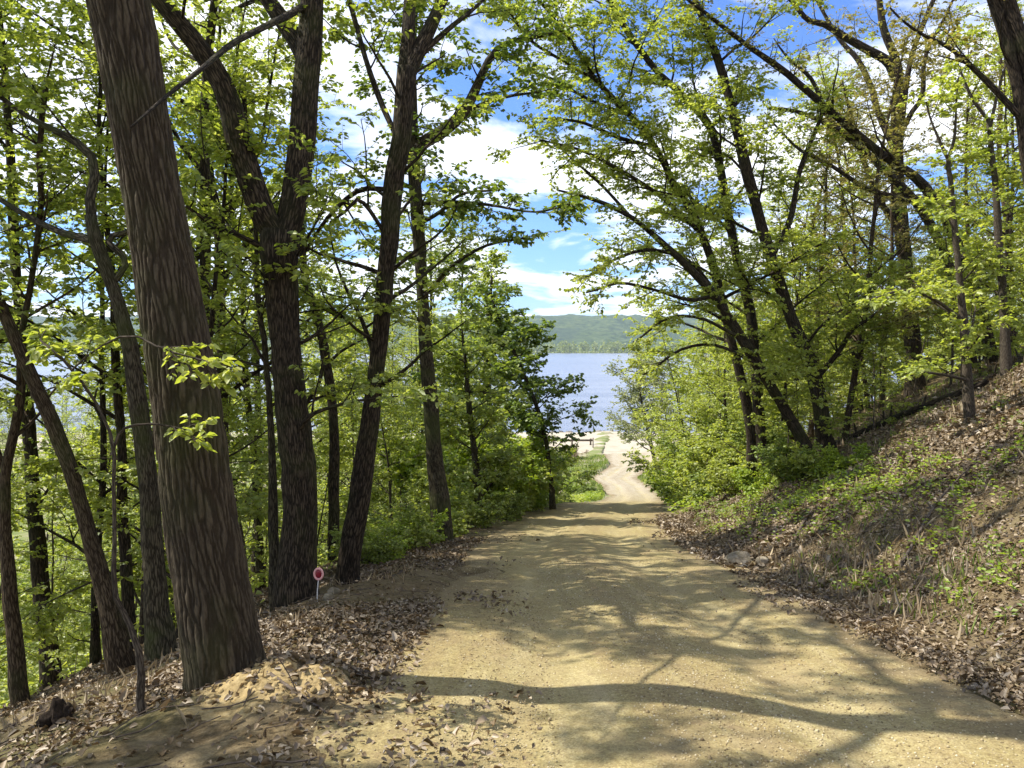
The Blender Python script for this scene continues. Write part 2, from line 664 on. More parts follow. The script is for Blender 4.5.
def hero(name, label, Y, trunk, ext=0.0, limbs=(), auto=None, bark=BARK_DARK, leaf=LEAF_G, o=None, seed=1, sides=14, dY=0.0,
         flare=1.25, cat='tree', extup=.2, own_t0=.5, group=None, ridges=0.0, bare=(), rend=.03):
    """one tree measured from the photograph: thing > trunk, limb..., branches, crown"""
    r = np.random.default_rng(seed)
    rows = px_path(trunk, Y, dY)
    x, y = rows[0][0], rows[0][1]
    zb = gz(x, y)
    b = rows[0].copy()
    # foot: carry the trunk down its own lean into the ground
    d = unit(rows[0][:3] - rows[1][:3])
    if rows[0][2] > zb - .12:
        drop = rows[0][2] - (zb - .15)
        sc = drop / max(-d[2], .3)
        sc = min(sc, 3.0)
        b[:3] = rows[0][:3] + d * sc
        b[2] = zb - .15
        b[3] = rows[0][3]
        rows = np.vstack([b, rows])
    k0 = 0
    h = rows[:, 2] - zb
    rows[:, 3] *= 1 + (flare - 1) * np.exp(-np.maximum(h, 0) / .35)
    if ext:
        rows = extend(rows, ext, extup, rend, 4, r)
    Ltot = np.linalg.norm(np.diff(rows[:, :3], axis=0), axis=1).sum()
    n = int(max(16, Ltot / (.03 if ridges else .22)))
    sp_ = spline(rows, n)
    sp_[:, 3] = np.maximum(sp_[:, 3], .004)
    # small irregularities of the stem
    wob = r.normal(0, 1, (n, 3)).cumsum(0)
    wob -= np.linspace(wob[0], wob[-1], n)
    if not ridges:
        sp_[:, :3] += wob * .0022 * math.sqrt(22 / n) * 4
        sp_[:, 3] *= 1 + .05 * np.sin(np.linspace(0, Ltot * 2.3, n) + r.uniform(0, 6)) + r.normal(0, .02, n)
    root = empty(name, (sp_[0, 0], sp_[0, 1], zb), label=label, cat=cat, group=group)
    off = np.array([sp_[0, 0], sp_[0, 1], zb])
    tb = MB()
    tb.tubes(sp_[None, :, :3], sp_[None, :, 3], sides)
    if ridges:
        V = tb.V[0].reshape(n, sides, 3)
        C = sp_[:, None, :3]
        rad = V - C
        th = np.arange(sides) * 2 * math.pi / sides
        ln = tb.A[0].reshape(n, sides, 3)[..., 2]
        TH = np.broadcast_to(th, ln.shape)
        # jittered cells stretched along the stem: furrows run where two cells are equally near
        nu, cl = 40, .42
        u = TH / (2 * math.pi) * nu + .5 * np.sin(ln * 2.3 + TH * 2) + .25 * np.sin(ln * 7.1 + 3 * TH) + .14 * np.sin(ln * 13.7 + 7 * TH) + .12 * np.sin(ln * 31 + 11 * TH)
        vv = ln / cl + .35 * np.sin(TH * 5 + ln * 1.3)
        iu, iv = np.floor(u).astype(int), np.floor(vv).astype(int)
        jr = np.random.default_rng(7).uniform(.05, .95, (nu, int(vv.max()) + 6, 2))
        f1 = np.full(u.shape, 9.0)
        f2 = np.full(u.shape, 9.0)
        for du in (-2, -1, 0, 1, 2):
            for dv in (-1, 0, 1):
                j = jr[(iu + du) % nu, np.clip(iv + dv + 2, 0, jr.shape[1] - 1)]
                dd = np.hypot(iu + du + j[..., 0] - u, iv + dv + j[..., 1] - vv)
                f2 = np.minimum(f2, np.maximum(f1, dd))
                f1 = np.minimum(f1, dd)
        rid = np.clip((f2 - f1) / .42, 0, 1) * (.8 + .2 * np.sin(ln * 23 + TH * 17) * np.sin(ln * 9 + TH * 31))
        rid = rid * rid * (3 - 2 * rid)
        tb.A[0].reshape(n, sides, 3)[..., 0] = rid
        lump = np.sin(2 * TH + .5) * .02 + np.sin(3 * TH + 1 + ln * .3) * .015 + .01 * np.sin(ln * 2 + TH)
        foot = np.exp(-ln / .3) * np.clip(.35 + .65 * np.sin(5 * TH + .7 + .6 * np.sin(2 * TH)), 0, 1) * .3
        V[:] = C + rad * (1 + (lump + foot)[..., None]) + unit(rad) * (ridges * (rid - .5))[..., None]
        tb.V[0] = V.reshape(-1, 3)
    P, Rr = sp_[:, :3], sp_[:, 3]
    lf = MB()
    grown = [('trunk', tb, (P, Rr, own_t0))]
    for lm in limbs:
        pts, e = lm[0], lm[1]
        ldY = lm[2] if len(lm) > 2 else 0.0
        lr = px_path(pts, (Y + dY * .5 if dY else Y) + (lm[4] if len(lm) > 4 else 0), ldY)
        if e:
            lr = extend(lr, e, .25, .015, 4, r)
        m = max(10, int(np.linalg.norm(np.diff(lr[:, :3], axis=0), axis=1).sum() / .25))
        ls = spline(lr, m)
        ls[:, 3] = np.maximum(ls[:, 3], .004)
        lb = MB()
        lb.tubes(ls[None, :, :3], ls[None, :, 3], max(8, sides - 4) if sides < 100 else 12)
        grown.append(('limb', lb, (ls[:, :3], ls[:, 3], lm[3] if len(lm) > 3 else .25)))
    if auto:
        for q_ in auto_limbs(r, P, Rr, **auto):
            lb = MB()
            lb.tubes(q_[0][None], q_[1][None], 7)
            grown.append(('limb', lb, q_))
    for nm, mb_, car in grown:
        if car[2] < 1:
            grow(r, [car], mb_, lf, o or OPT)
        obj(nm, mb_.mesh(nm, off=off), bark, root)
    if lf.n:
        obj('crown', lf.mesh('crown', smooth=False, off=off), leaf, root)
    return root


def proto_tree(seed, h, r0, lean, n_l, t0, ln, up, o, sides=8, spread=1.0):
    """meshes (trunk, branches, crown) of a forest tree standing at the origin"""
    r = np.random.default_rng(seed)
    P = gen_path(r, (0, 0, -.3), np.array([lean[0], lean[1], 1.0]), h + .3, 22, .035, .02)
    Rr = np.linspace(1, .12, 22) ** .9 * r0
    Rr[0] *= 1.35
    Rr[1] *= 1.1
    tb, bb, lf = MB(), MB(), MB()
    tb.tubes(P[None], Rr[None], sides)
    al = auto_limbs(r, P, Rr, n_l, t0, .97, ln, up, spread)
    bb.tubes(np.array([a[0] for a in al]), np.array([a[1] for a in al]), 5)
    grow(r, al + [(P, Rr, max(t0, .6))], bb, lf, o)
    return tb.mesh('trunk'), bb.mesh('branches'), lf.mesh('crown', smooth=False)


def place(name, proto, mats, x, y, rz, s, label, group, cat='tree', names=('trunk', 'branches', 'crown')):
    root = empty(name, (x, y, gz(x, y)), rz, label=label, cat=cat, group=group)
    root.scale = (s, s, s)
    if proto.get(mats) is None:
        proto[mats] = [obj(n, me, m, root) for n, me, m in zip(names, [q.copy() for q in proto['me']], mats)]
        return root
    for src in proto[mats]:
        c = src.copy()
        c.parent = root
        COL.objects.link(c)
    return root


# ------------------------------------------------------------------ ground materials
def geo_pos(N):
    g = N.new('ShaderNodeNewGeometry')
    return g.outputs['Position']


m_ground, N, L = new_mat('forest_floor')
pos = geo_pos(N)
sep = N.new('ShaderNodeSeparateXYZ')
L.new(pos, sep.inputs[0])
a1 = noise_t(N, L, pos, 22, 8, .7)
a2 = noise_t(N, L, pos, 3.0, 6, .6)
a3 = noise_t(N, L, pos, .5, 4, .6)
c = ramp(N, L, a1, [(.3, (.06, .043, .022)), (.5, (.15, .11, .058)), (.62, (.22, .165, .09)), (.75, (.31, .25, .15))])
c = mixc(N, L, ramp(N, L, a2, [(.48, (0, 0, 0)), (.6, (.7, .7, .7))]), c, mixc(N, L, a1, (.12, .09, .05), (.3, .24, .14)))
c = mixc(N, L, ramp(N, L, a3, [(.5, (0, 0, 0)), (.66, (.45, .45, .45))]), c, mixc(N, L, a1, (.05, .06, .015), (.13, .15, .04)))
# flats: pale dry litter, sand and green; sunlight painted in on the slope
low = N.new('ShaderNodeMapRange')
low.inputs[1].default_value = -5.0
low.inputs[2].default_value = -8.5
L.new(sep.outputs['Z'], low.inputs[0])
fl = ramp(N, L, noise_t(N, L, pos, .35, 6, .65), [(.34, (.1, .14, .035)), (.48, (.18, .2, .07)), (.58, (.28, .25, .16)), (.7, (.36, .32, .23))])
c = mixc(N, L, low.outputs[0], c, fl)
nr = bump(N, L, a1, .9, .05)
princ(N, L, c, .95, nr, .1)

m_road, N, L = new_mat('gravel')
pos = geo_pos(N)
g1 = noise_t(N, L, pos, 90, 4, .7)
g2 = noise_t(N, L, pos, 28, 5, .65)
g3 = noise_t(N, L, pos, 1.4, 5, .6)
g4 = noise_t(N, L, pos, 6, 5, .6)
vo = N.new('ShaderNodeTexVoronoi')
vo.inputs['Scale'].default_value = 85
L.new(pos, vo.inputs['Vector'])
c = ramp(N, L, g2, [(.28, (.165, .124, .048)), (.45, (.285, .23, .095)), (.6, (.35, .29, .13)), (.75, (.435, .372, .2))])
la = N.new('ShaderNodeAttribute')
la.attribute_name = 'lane'
ls = N.new('ShaderNodeSeparateXYZ')
L.new(la.outputs['Vector'], ls.inputs[0])
lm = N.new('ShaderNodeMapping')
lm.inputs['Scale'].default_value = (9, .35, 1)
L.new(la.outputs['Vector'], lm.inputs['Vector'])
streak = noise_t(N, L, lm.outputs[0], 1.0, 5, .6)
c = mixc(N, L, ramp(N, L, streak, [(.42, (.45, .45, .45)), (.56, (0, 0, 0))]), c, (.25, .18, .09))
c = mixc(N, L, ramp(N, L, streak, [(.52, (0, 0, 0)), (.66, (.4, .4, .4))]), c, (.47, .385, .225))
fy = N.new('ShaderNodeMapRange')
fy.inputs[1].default_value = 38
fy.inputs[2].default_value = 72
L.new(ls.outputs['Y'], fy.inputs[0])
c = mixc(N, L, fy.outputs[0], c, mixc(N, L, streak, (.32, .277, .2), (.45, .4, .305)))
ea = N.new('ShaderNodeMath')
ea.operation = 'ABSOLUTE'
L.new(ls.outputs['X'], ea.inputs[0])
wl = ramp(N, L, ea.outputs[0], [(.18, (0, 0, 0)), (.33, (1, 1, 1)), (.46, (1, 1, 1)), (.62, (0, 0, 0))])
wl = mixc(N, L, 1.0, wl, ramp(N, L, noise_t(N, L, pos, 1.1, 5, .65), [(.38, (0, 0, 0)), (.6, (.6, .6, .6))]), 'MULTIPLY')
c = mixc(N, L, wl, c, mixc(N, L, g2, (.335, .276, .13), (.425, .362, .195)))
cl = ramp(N, L, ea.outputs[0], [(.0, (.5, .5, .5)), (.2, (0, 0, 0))])
c = mixc(N, L, mixc(N, L, 1.0, cl, ramp(N, L, g4, [(.4, (0, 0, 0)), (.6, (1, 1, 1))]), 'MULTIPLY'), c, (.2, .155, .085))
en = N.new('ShaderNodeMath')
en.operation = 'MULTIPLY_ADD'
L.new(noise_t(N, L, pos, 2.2, 6, .65), en.inputs[0])
en.inputs[1].default_value = 1.1
L.new(ea.outputs[0], en.inputs[2])
enh = N.new('ShaderNodeMath')
enh.operation = 'MULTIPLY'
enh.inputs[1].default_value = .5
L.new(en.outputs[0], enh.inputs[0])
c = mixc(N, L, ramp(N, L, enh.outputs[0], [(.61, (0, 0, 0)), (.75, (.85, .85, .85))]), c, mixc(N, L, g2, (.1, .072, .038), (.26, .2, .11)))
vg = N.new('ShaderNodeRGBToBW')
L.new(vo.outputs['Color'], vg.inputs[0])
c = mixc(N, L, .4, c, ramp(N, L, vg.outputs[0], [(.2, (.2, .2, .2)), (.8, (.8, .8, .8))]), 'SOFT_LIGHT')
c = mixc(N, L, ramp(N, L, g1, [(.4, (.55, .55, .55)), (.5, (0, 0, 0))]), c, (.16, .12, .07))
c = mixc(N, L, ramp(N, L, g3, [(.5, (0, 0, 0)), (.68, (.5, .5, .5))]), c, (.26, .2, .11))
c = mixc(N, L, ramp(N, L, g4, [(.62, (0, 0, 0)), (.72, (.6, .6, .6))]), c, (.18, .125, .075))
nr = bump(N, L, g1, .45, .01)
nr = bump(N, L, g2, .5, .016, nr)
nr = bump(N, L, g4, .5, .06, nr)
princ(N, L, c, .95, nr, .12)

m_lot, N, L = new_mat('pale_gravel')
pos = geo_pos(N)
g2 = noise_t(N, L, pos, .6, 6, .65)
g1 = noise_t(N, L, pos, 9, 5, .65)
c = ramp(N, L, g2, [(.35, (.33, .285, .205)), (.5, (.41, .36, .27)), (.65, (.45, .405, .31))])
c = mixc(N, L, .25, c, mixc(N, L, g1, (.22, .19, .13), (.42, .39, .32)))
princ(N, L, c, .95, bump(N, L, g1, .5, .03), .1)

m_water, N, L = new_mat('lake_water')
pos = geo_pos(N)
mpw = N.new('ShaderNodeMapping')
mpw.inputs['Scale'].default_value = (.55, 1.0, 1.0)
L.new(pos, mpw.inputs['Vector'])
w1 = noise_t(N, L, mpw.outputs[0], .9, 6, .7, .3)
mpw2 = N.new('ShaderNodeMapping')
mpw2.inputs['Scale'].default_value = (.12, 1.0, 1.0)
L.new(pos, mpw2.inputs['Vector'])
w2 = noise_t(N, L, mpw2.outputs[0], .05, 4, .65)
c = ramp(N, L, w2, [(.4, (.13, .15, .2)), (.6, (.19, .21, .26))])
p = princ(N, L, c, .22, bump(N, L, w1, .5, .45), .5)

m_rock, N, L = new_mat('limestone')
pos = geo_pos(N)
g1 = noise_t(N, L, pos, 14, 6, .65)
c = ramp(N, L, g1, [(.3, (.11, .088, .06)), (.52, (.24, .2, .14)), (.72, (.38, .33, .25))])
c = mixc(N, L, ramp(N, L, noise_t(N, L, pos, 5, 5, .6), [(.5, (0, 0, 0)), (.62, (.6, .6, .6))]), c, (.1, .085, .045))
princ(N, L, c, .9, bump(N, L, g1, .8, .03), .2)

m_rip, N, L = new_mat('riprap_stone')
g = N.new('ShaderNodeNewGeometry')
c = ramp(N, L, g.outputs['Random Per Island'], [(0, (.09, .08, .07)), (.6, (.16, .145, .125)), (1, (.24, .22, .19))])
princ(N, L, c, .9, None, .2)

m_stone, N, L = new_mat('gravel_stone')
g = N.new('ShaderNodeNewGeometry')
c = ramp(N, L, g.outputs['Random Per Island'], [(0, (.15, .11, .06)), (.4, (.3, .235, .125)), (.8, (.42, .35, .21)), (1, (.55, .49, .36))])
princ(N, L, c, .9, None, .2)

m_wood, N, L = new_mat('weathered_wood')
pos = geo_pos(N)
g1 = noise_t(N, L, pos, 12, 6, .6, .5)
c = ramp(N, L, g1, [(.3, (.05, .038, .028)), (.55, (.13, .1, .075)), (.75, (.24, .2, .16))])
princ(N, L, c, .9, bump(N, L, g1, .8, .02), .15)

m_hill, N, L = new_mat('wooded_hill')
pos = geo_pos(N)
g1 = noise_t(N, L, pos, .045, 6, .7)
g2 = noise_t(N, L, pos, .004, 4, .6)
c = ramp(N, L, g1, [(.35, (.02, .04, .018)), (.5, (.055, .088, .03)), (.65, (.11, .14, .05))])
c = mixc(N, L, ramp(N, L, g2, [(.5, (0, 0, 0)), (.6, (.6, .6, .6))]), c, (.03, .055, .035))
princ(N, L, c, .95, bump(N, L, g1, 1.0, 9.0), .05)


m_rot, N, L = new_mat('rotten_wood')
pos = geo_pos(N)
g1 = noise_t(N, L, pos, 30, 6, .7, .5)
c = ramp(N, L, g1, [(.3, (.012, .009, .007)), (.6, (.05, .036, .026)), (.75, (.11, .085, .06))])
princ(N, L, c, .95, bump(N, L, g1, 1, .02), .1)


def flat_mat(name, col, rough=.6, spec=.4):
    m, N, L = new_mat(name)
    ps = geo_pos(N)
    n1 = noise_t(N, L, ps, 40, 4, .6)
    c_ = mixc(N, L, n1, tuple(v * .8 for v in col), tuple(min(1, v * 1.15) for v in col))
    princ(N, L, c_, rough, None, spec)
    return m


# ------------------------------------------------------------------ ground sheet
def lines(lo, hi, fine_lo, fine_hi, step, grow_=1.18):
    a = list(np.arange(fine_lo, fine_hi, step))
    s, v = step, fine_hi
    up = []
    while v < hi:
        up.append(v)
        s *= grow_
        v += s
    up.append(hi)
    s, v = step, fine_lo
    dn = []
    while True:
        s *= grow_
        v -= s
        if v < lo:
            break
        dn.append(v)
    dn.append(lo)
    return np.array(dn[::-1] + a + up)


def grid_mesh(name, X, Y, Z, A=None):
    ny, nx = X.shape
    V = np.stack([X, Y, Z], -1).reshape(-1, 3)
    i = np.arange(ny - 1)[:, None] * nx + np.arange(nx - 1)[None, :]
    Q = np.stack([i, i + 1, i + 1 + nx, i + nx], -1).reshape(-1, 4)
    return mesh_from(name, V, Q, attrs=None if A is None else {'lane': A.reshape(-1, 3)})


xs = lines(-4500, 4500, -8, 13, .1)
ys = np.concatenate([lines(-70, 14, 1.5, 13.9, .08, 1.3)[:-1], np.arange(14, 36, .22), np.arange(36, 132, .8),
                     132 * 1.12 ** np.arange(0, 34)])
ys = np.unique(np.round(ys[ys < 6000], 3))
X, Y = np.meshgrid(xs, ys)
obj('ground', grid_mesh('ground', X, Y, ground(X, Y)), m_ground, kind='structure')

# the gravel road, a sheet whose ragged edges dip under the litter
us = np.concatenate([[-1.14, -1.07], np.linspace(-1, 1, 44), [1.07, 1.14]])
yr = np.concatenate([np.arange(-9, 1.5, .5), np.arange(1.5, 13, .07), np.arange(13, 36, .22), np.arange(36, 106, .8)])
U, YR = np.meshgrid(us, yr)
edge_n = (.16 + .14 * (U < 0)) * n_mid(U * 3 + 40, YR * 1.3)
W = roadw(YR) + np.where(U < 0, 1.25 * sstep(6.2, 3.2, YR) * np.abs(U), 0) + np.where(np.abs(U) > .8, edge_n, edge_n * np.abs(U))
XR = roadc(YR) + U * W
ruts = -.045 * (np.exp(-((np.abs(U) * 2.2 - .85) / .28) ** 2)) + .02 * np.exp(-(U * 2.2 / .4) ** 2)
ZR = roadz(YR) + ruts + .012 * n_mid(XR * 1.4, YR * 1.4) + .005 * n_fine(XR, YR)
ZR = np.maximum(ZR, FLAT + .012)
ZR = ZR - .16 * sstep(1.0, 1.14, np.abs(U))
obj('gravel_road', grid_mesh('gravel_road', XR, YR, ZR, np.stack([U, YR, ZR * 0], -1)), m_road, kind='structure')

ux = np.linspace(-1, 1, 60)
vy = np.linspace(0, 1, 24)
UX, VY = np.meshgrid(ux, vy)
XL = 0 + UX * 75 + 2 * np.sin(VY * 9)
Y0 = 95.5 + 3.0 * n_big(XL * .5, XL * 0 + 3) * .4 + 3 * sstep(20, 60, np.abs(XL - 18))
YL = Y0 + (121.5 - Y0) * VY
ZL = FLAT + .035 + 0 * XL + .02 * n_big(XL, YL)
bdr = np.minimum.reduce([VY, 1 - VY, (1 - np.abs(UX)) * 2])
ZL = np.maximum(ground(XL, YL) + .03, ZL) - .22 * (bdr <= 0)
obj('gravel_lot', grid_mesh('gravel_lot', XL, YL, ZL), m_lot, kind='structure')

wx = np.linspace(-4500, 4500, 3)
wy = np.array([118.0, 400, 1700])
X, Y = np.meshgrid(wx, wy)
obj('lake_water', grid_mesh('lake_water', X, Y, X * 0 - 14.85), m_water, kind='structure')

# far bluffs
hx = np.linspace(-4400, 4400, 440)
hy = np.linspace(1750, 4200, 120)
X, Y = np.meshgrid(hx, hy)
nh1 = make_noise(3, .0022, seed=21)
nh2 = make_noise(3, .03, seed=22)
nh3 = make_noise(2, .11, seed=23)
Hh = (sstep(1900, 2750, Y + 160 * nh1(X, Y * .5)) * (103 + 9 * nh1(X * .8, 50 + X * 0)) + 22 * sstep(1760, 1900, Y)) + 4.0 * nh2(X, Y) + 2.5 * nh3(X, Y)
Zh = -16 + Hh
obj('hills', grid_mesh('hills', X, Y, Zh), m_hill, kind='structure')

# far-off wood along the opposite shore
mb = MB()
r = np.random.default_rng(33)
n = 900
tx = r.uniform(-1500, 1500, n)
ty = r.uniform(1548, 1680, n)
th = r.uniform(14, 25, n)
k = 46
bx = np.repeat(tx, k)
by = np.repeat(ty, k)
bh = np.repeat(th, k)
u = r.uniform(0, 1, n * k)
rad = bh * .3 * np.sin(np.clip(u * 1.05, 0, 1) * math.pi) ** .6
an = r.uniform(0, 6.28, n * k)
P = np.stack([bx + rad * np.cos(an) * r.uniform(.5, 1.1, n * k), by + rad * np.sin(an), -14.2 + bh * (.08 + .92 * u)], 1)
leaf_geo(mb, P, r.normal(0, 1, (n * k, 3)) + [0, 0, -.3], r.normal(0, 1, (n * k, 3)), r.uniform(2.5, 5, n * k), .9)
P2 = np.stack([r.uniform(-1500, 1500, 9000), r.uniform(1544, 1556, 9000), r.uniform(-15, -12, 9000)], 1)
leaf_geo(mb, P2, r.normal(0, 1, P2.shape), r.normal(0, 1, P2.shape), r.uniform(2, 4.5, 9000), .9)
LEAF_FAR = leaf_mat('far_foliage', [(0, (.13, .18, .03)), (.6, (.22, .28, .05)), (1, (.3, .35, .08))], .45)
obj('far_shore_wood', mb.mesh('far_shore_wood', smooth=False), LEAF_FAR, kind='stuff', label='green line of woodland along the opposite shore of the lake', cat='woodland')

# rocks along the near shore
def lumpy(r, c, s, jag=.18, sub=1):
    import bmesh
    bm = bmesh.new()
    bmesh.ops.create_icosphere(bm, subdivisions=sub, radius=1)
    V = np.array([v.co[:] for v in bm.verts])
    T = np.array([[v.index for v in f.verts] for f in bm.faces])
    bm.free()
    V = V * (1 + r.normal(0, jag, (len(V), 1)))
    # squash flat faces for a broken look
    for q in range(3):
        nrm = unit(r.normal(0, 1, 3))
        d = V @ nrm
        lim = r.uniform(.55, .8)
        V = V - np.where(d > lim, d - lim, 0)[:, None] * nrm
    return V * np.asarray(s) + np.asarray(c), T


mb = MB()
r = np.random.default_rng(41)
for i in range(900):
    x = r.uniform(-75, 75)
    y = r.uniform(121.5, 126.2)
    s = r.uniform(.2, .55)
    V, T = lumpy(r, (x, y, gz(x, y) + s * .2), (s, s * .8, s * .6))
    mb.add(V, None, T)
obj('shore_riprap', mb.mesh('shore_riprap', smooth=False), m_rip, kind='stuff', label='dark band of broken stone along the water edge', cat='riprap')

# ------------------------------------------------------------------ measured trees beside the road
# big oak trunk
hero('oak_tree', 'thickest trunk of all, deeply furrowed brown bark, rising from a pale dirt mound', 5.3,
     [(227, 676, 71), (215, 600, 70), (200, 512, 67), (186, 400, 62), (170, 300, 58), (163, 256, 54), (141, 128, 52), (118, 0, 55)],
     ext=9.5, extup=.25, auto=dict(n=15, t0=.47, t1=.97, ln=4.6, up=.035, spread=1.05), bark=BARK_OAK, leaf=LEAF_G,
     o=opt(l2=2.0, len2=1.3, l3=4.4, leaves=8, size=.08), seed=101, sides=220, flare=1.0, own_t0=.7, ridges=.016, rend=.06)

# forked tree behind it
hero('forked_tree', 'dark trunk that forks in two thick limbs behind the red marker', 9.0,
     [(297, 603, 44), (296, 560, 39), (298, 512, 34), (290, 430, 33), (285, 400, 32), (281, 300, 31), (280, 256, 35), (281, 232, 38)],
     limbs=[([(277, 240, 24), (263, 214, 25), (240, 147, 25), (227, 95, 22), (205, 55, 20), (187, 33, 18), (160, 0, 17)], 6.5, -.5),
            ([(283, 240, 26), (292, 212, 26), (302, 143, 26), (306, 83, 25), (310, 43, 24), (312, 0, 22)], 7.0, .4),
            ([(306, 66, 17), (300, 47, 18), (285, 24, 17), (268, 0, 15)], 5.5, .5, .25, .3),
            ([(304, 6, 7), (287, 16, 7), (262, 28, 6), (232, 44, 6), (205, 66, 5), (168, 95, 4), (131, 127, 2)], 0, -5.0, 1.0, .4),
            ([(268, 250, 6), (240, 236, 5), (212, 224, 4), (186, 206, 3)], 0, -.8, .5)],
     bark=BARK_DARK, leaf=LEAF_G, o=opt(l2=2.2, len2=1.3, l3=4.6, leaves=8, size=.075), seed=102, sides=20, flare=1.12, own_t0=1.0, auto=dict(n=8, t0=.45, t1=.95, ln=2.0, up=.02))

hero('leaning_tree', 'slim dark trunk between the forked tree and the mossy trunk, splitting high up', 10.0,
     [(347, 590, 22), (351, 550, 23), (357, 512, 22), (372, 400, 18), (380, 330, 17), (388, 256, 17), (392, 190, 20), (401, 128, 20), (407, 68, 19)],
     limbs=[([(405, 78, 17), (408, 40, 14), (410, 0, 12)], 6.0, .3), ([(409, 72, 16), (420, 48, 15), (432, 24, 13), (444, -4, 11)], 5.5, .5),
            ([(414, 62, 6), (432, 44, 6), (452, 26, 5), (470, 12, 4), (487, -4, 3)], 2.5, 1.0),
            ([(398, 140, 5), (380, 100, 6), (366, 60, 5), (352, 10, 5)], 2.5, .6),
            ([(392, 190, 5), (360, 190, 5), (330, 215, 4), (306, 250, 3)], 0, .7), ([(389, 240, 4), (360, 200, 4), (345, 212, 3), (330, 222, 2)], 0, -.6)],
     bark=BARK_DARK, leaf=LEAF_G, o=opt(l2=2.2, len2=1.1, l3=4.6, leaves=8, size=.072), seed=103, sides=16, own_t0=1.0, auto=dict(n=12, t0=.4, t1=.97, ln=2.0, up=.02))

hero('mossy_tree', 'mossy rough trunk with a bent limb reaching over toward the road gap', 15.5,
     [(442, 530, 20), (440, 505, 19), (434, 460, 17), (430, 400, 15), (424, 340, 13), (419, 256, 12), (415, 190, 13), (412, 150, 13), (410, 90, 9), (412, 30, 7)], ext=3,
     limbs=[([(412, 152, 12), (424, 142, 13), (443, 131, 13), (463, 113, 11), (478, 84, 9), (490, 58, 7), (505, 43, 5), (530, 38, 4)], 1.2, -.5),
            ([(463, 114, 5), (485, 103, 4), (510, 96, 3), (540, 92, 2)], 0, .8),
            ([(418, 225, 4), (440, 212, 4), (462, 194, 3), (500, 190, 2)], 0, -1.5, .1),
            ([(416, 205, 4), (450, 202, 4), (490, 205, 3), (535, 212, 2), (570, 204, 2)], 0, -2.5, .1), ([(421, 300, 4), (450, 268, 4), (485, 246, 3), (525, 238, 2)], 0, -1.5, .1)],
     bark=BARK_MOSS, leaf=LEAF_D, o=opt(l2=3, len2=1.0, l3=5, leaves=7, size=.1, flat=.25, up=.02), seed=104, sides=14, own_t0=.55, auto=dict(n=12, t0=.25, t1=.95, ln=1.6, up=.02))

hero('slanting_tree', 'bare brown trunk slanting across the thicket at the edge of the slope', 8.5,
     [(121, 664, 23), (112, 612, 19), (98, 560, 17), (84, 513, 15), (67, 453, 14), (37, 383, 13), (7, 316, 12), (-30, 240, 11)], ext=6, extup=.5,
     auto=dict(n=8, t0=.6, t1=.97, ln=2.2, up=.03), bark=BARK_BROWN, leaf=LEAF_Y, o=opt(l2=2.4, len2=1.0, l3=4.5, leaves=7), seed=105, sides=14, own_t0=.75)

hero('tall_tree', 'mossy trunk half hidden directly behind the thickest trunk', 8.0,
     [(160, 648, 27), (156, 600, 21), (152, 540, 20), (145, 460, 19), (138, 400, 17), (127, 330, 14), (110, 278, 12), (98, 245, 14), (90, 215, 11)],
     limbs=[([(92, 222, 10), (90, 195, 9), (96, 165, 9), (80, 145, 8), (58, 132, 7), (30, 118, 5), (0, 96, 4)], 1.5, .6),
            ([(92, 240, 8), (60, 232, 7), (35, 220, 6), (5, 203, 5)], 1.0, 1.0), ([(112, 285, 6), (126, 262, 6), (108, 240, 6), (128, 232, 5), (150, 240, 4)], 0, .4)],
     bark=BARK_MOSS, leaf=LEAF_G, o=opt(l2=2.6, len2=1.0, l3=5, leaves=8, size=.08), seed=106, sides=16, own_t0=1.0)

hero('dark_tree', 'straight near-black trunk standing alone down the slope by the flats', 12.0,
     [(50, 673, 19), (46, 630, 17), (41, 600, 16), (33, 512, 14), (26, 410, 12), (20, 330, 10), (14, 240, 9), (12, 150, 8), (6, 60, 6)], ext=3,
     limbs=[([(28, 440, 5), (14, 410, 5), (2, 400, 4)], .6), ([(34, 520, 3), (44, 496, 3), (55, 480, 2)], 0)],
     auto=dict(n=10, t0=.55, t1=.97, ln=2.0, up=.03), bark=BARK_DARK, leaf=LEAF_G, o=opt(l2=2.4, len2=1.0, l3=5, leaves=7), seed=107, sides=12, own_t0=.7)

hero('brown_tree', 'brown trunk beside the near-black one at the edge of the thicket', 9.0,
     [(19, 690, 16), (14, 640, 14), (8, 590, 13), (3, 512, 11), (4, 470, 10), (14, 430, 9), (20, 385, 8), (22, 330, 6)], ext=3,
     limbs=[([(4, 470, 6), (-8, 430, 5), (-14, 380, 4)], 1.5)], auto=dict(n=8, t0=.45, t1=.97, ln=1.6, up=.03),
     bark=BARK_BROWN, leaf=LEAF_G, o=opt(l2=2.6, len2=.9, l3=5, leaves=7), seed=108, sides=12, own_t0=.6)

hero('slender_tree', 'slender trunk close beside the foot of the slanting brown trunk', 11.0,
     [(130, 644, 12), (126, 580, 11), (122, 512, 10), (120, 440, 9), (114, 360, 8), (112, 280, 6), (104, 190, 5), (100, 120, 4)], ext=2,
     auto=dict(n=10, t0=.35, t1=.97, ln=1.7, up=.03), bark=BARK_DARK, leaf=LEAF_Y, o=opt(l2=2.8, len2=.9, l3=5, leaves=7), seed=109, sides=10)

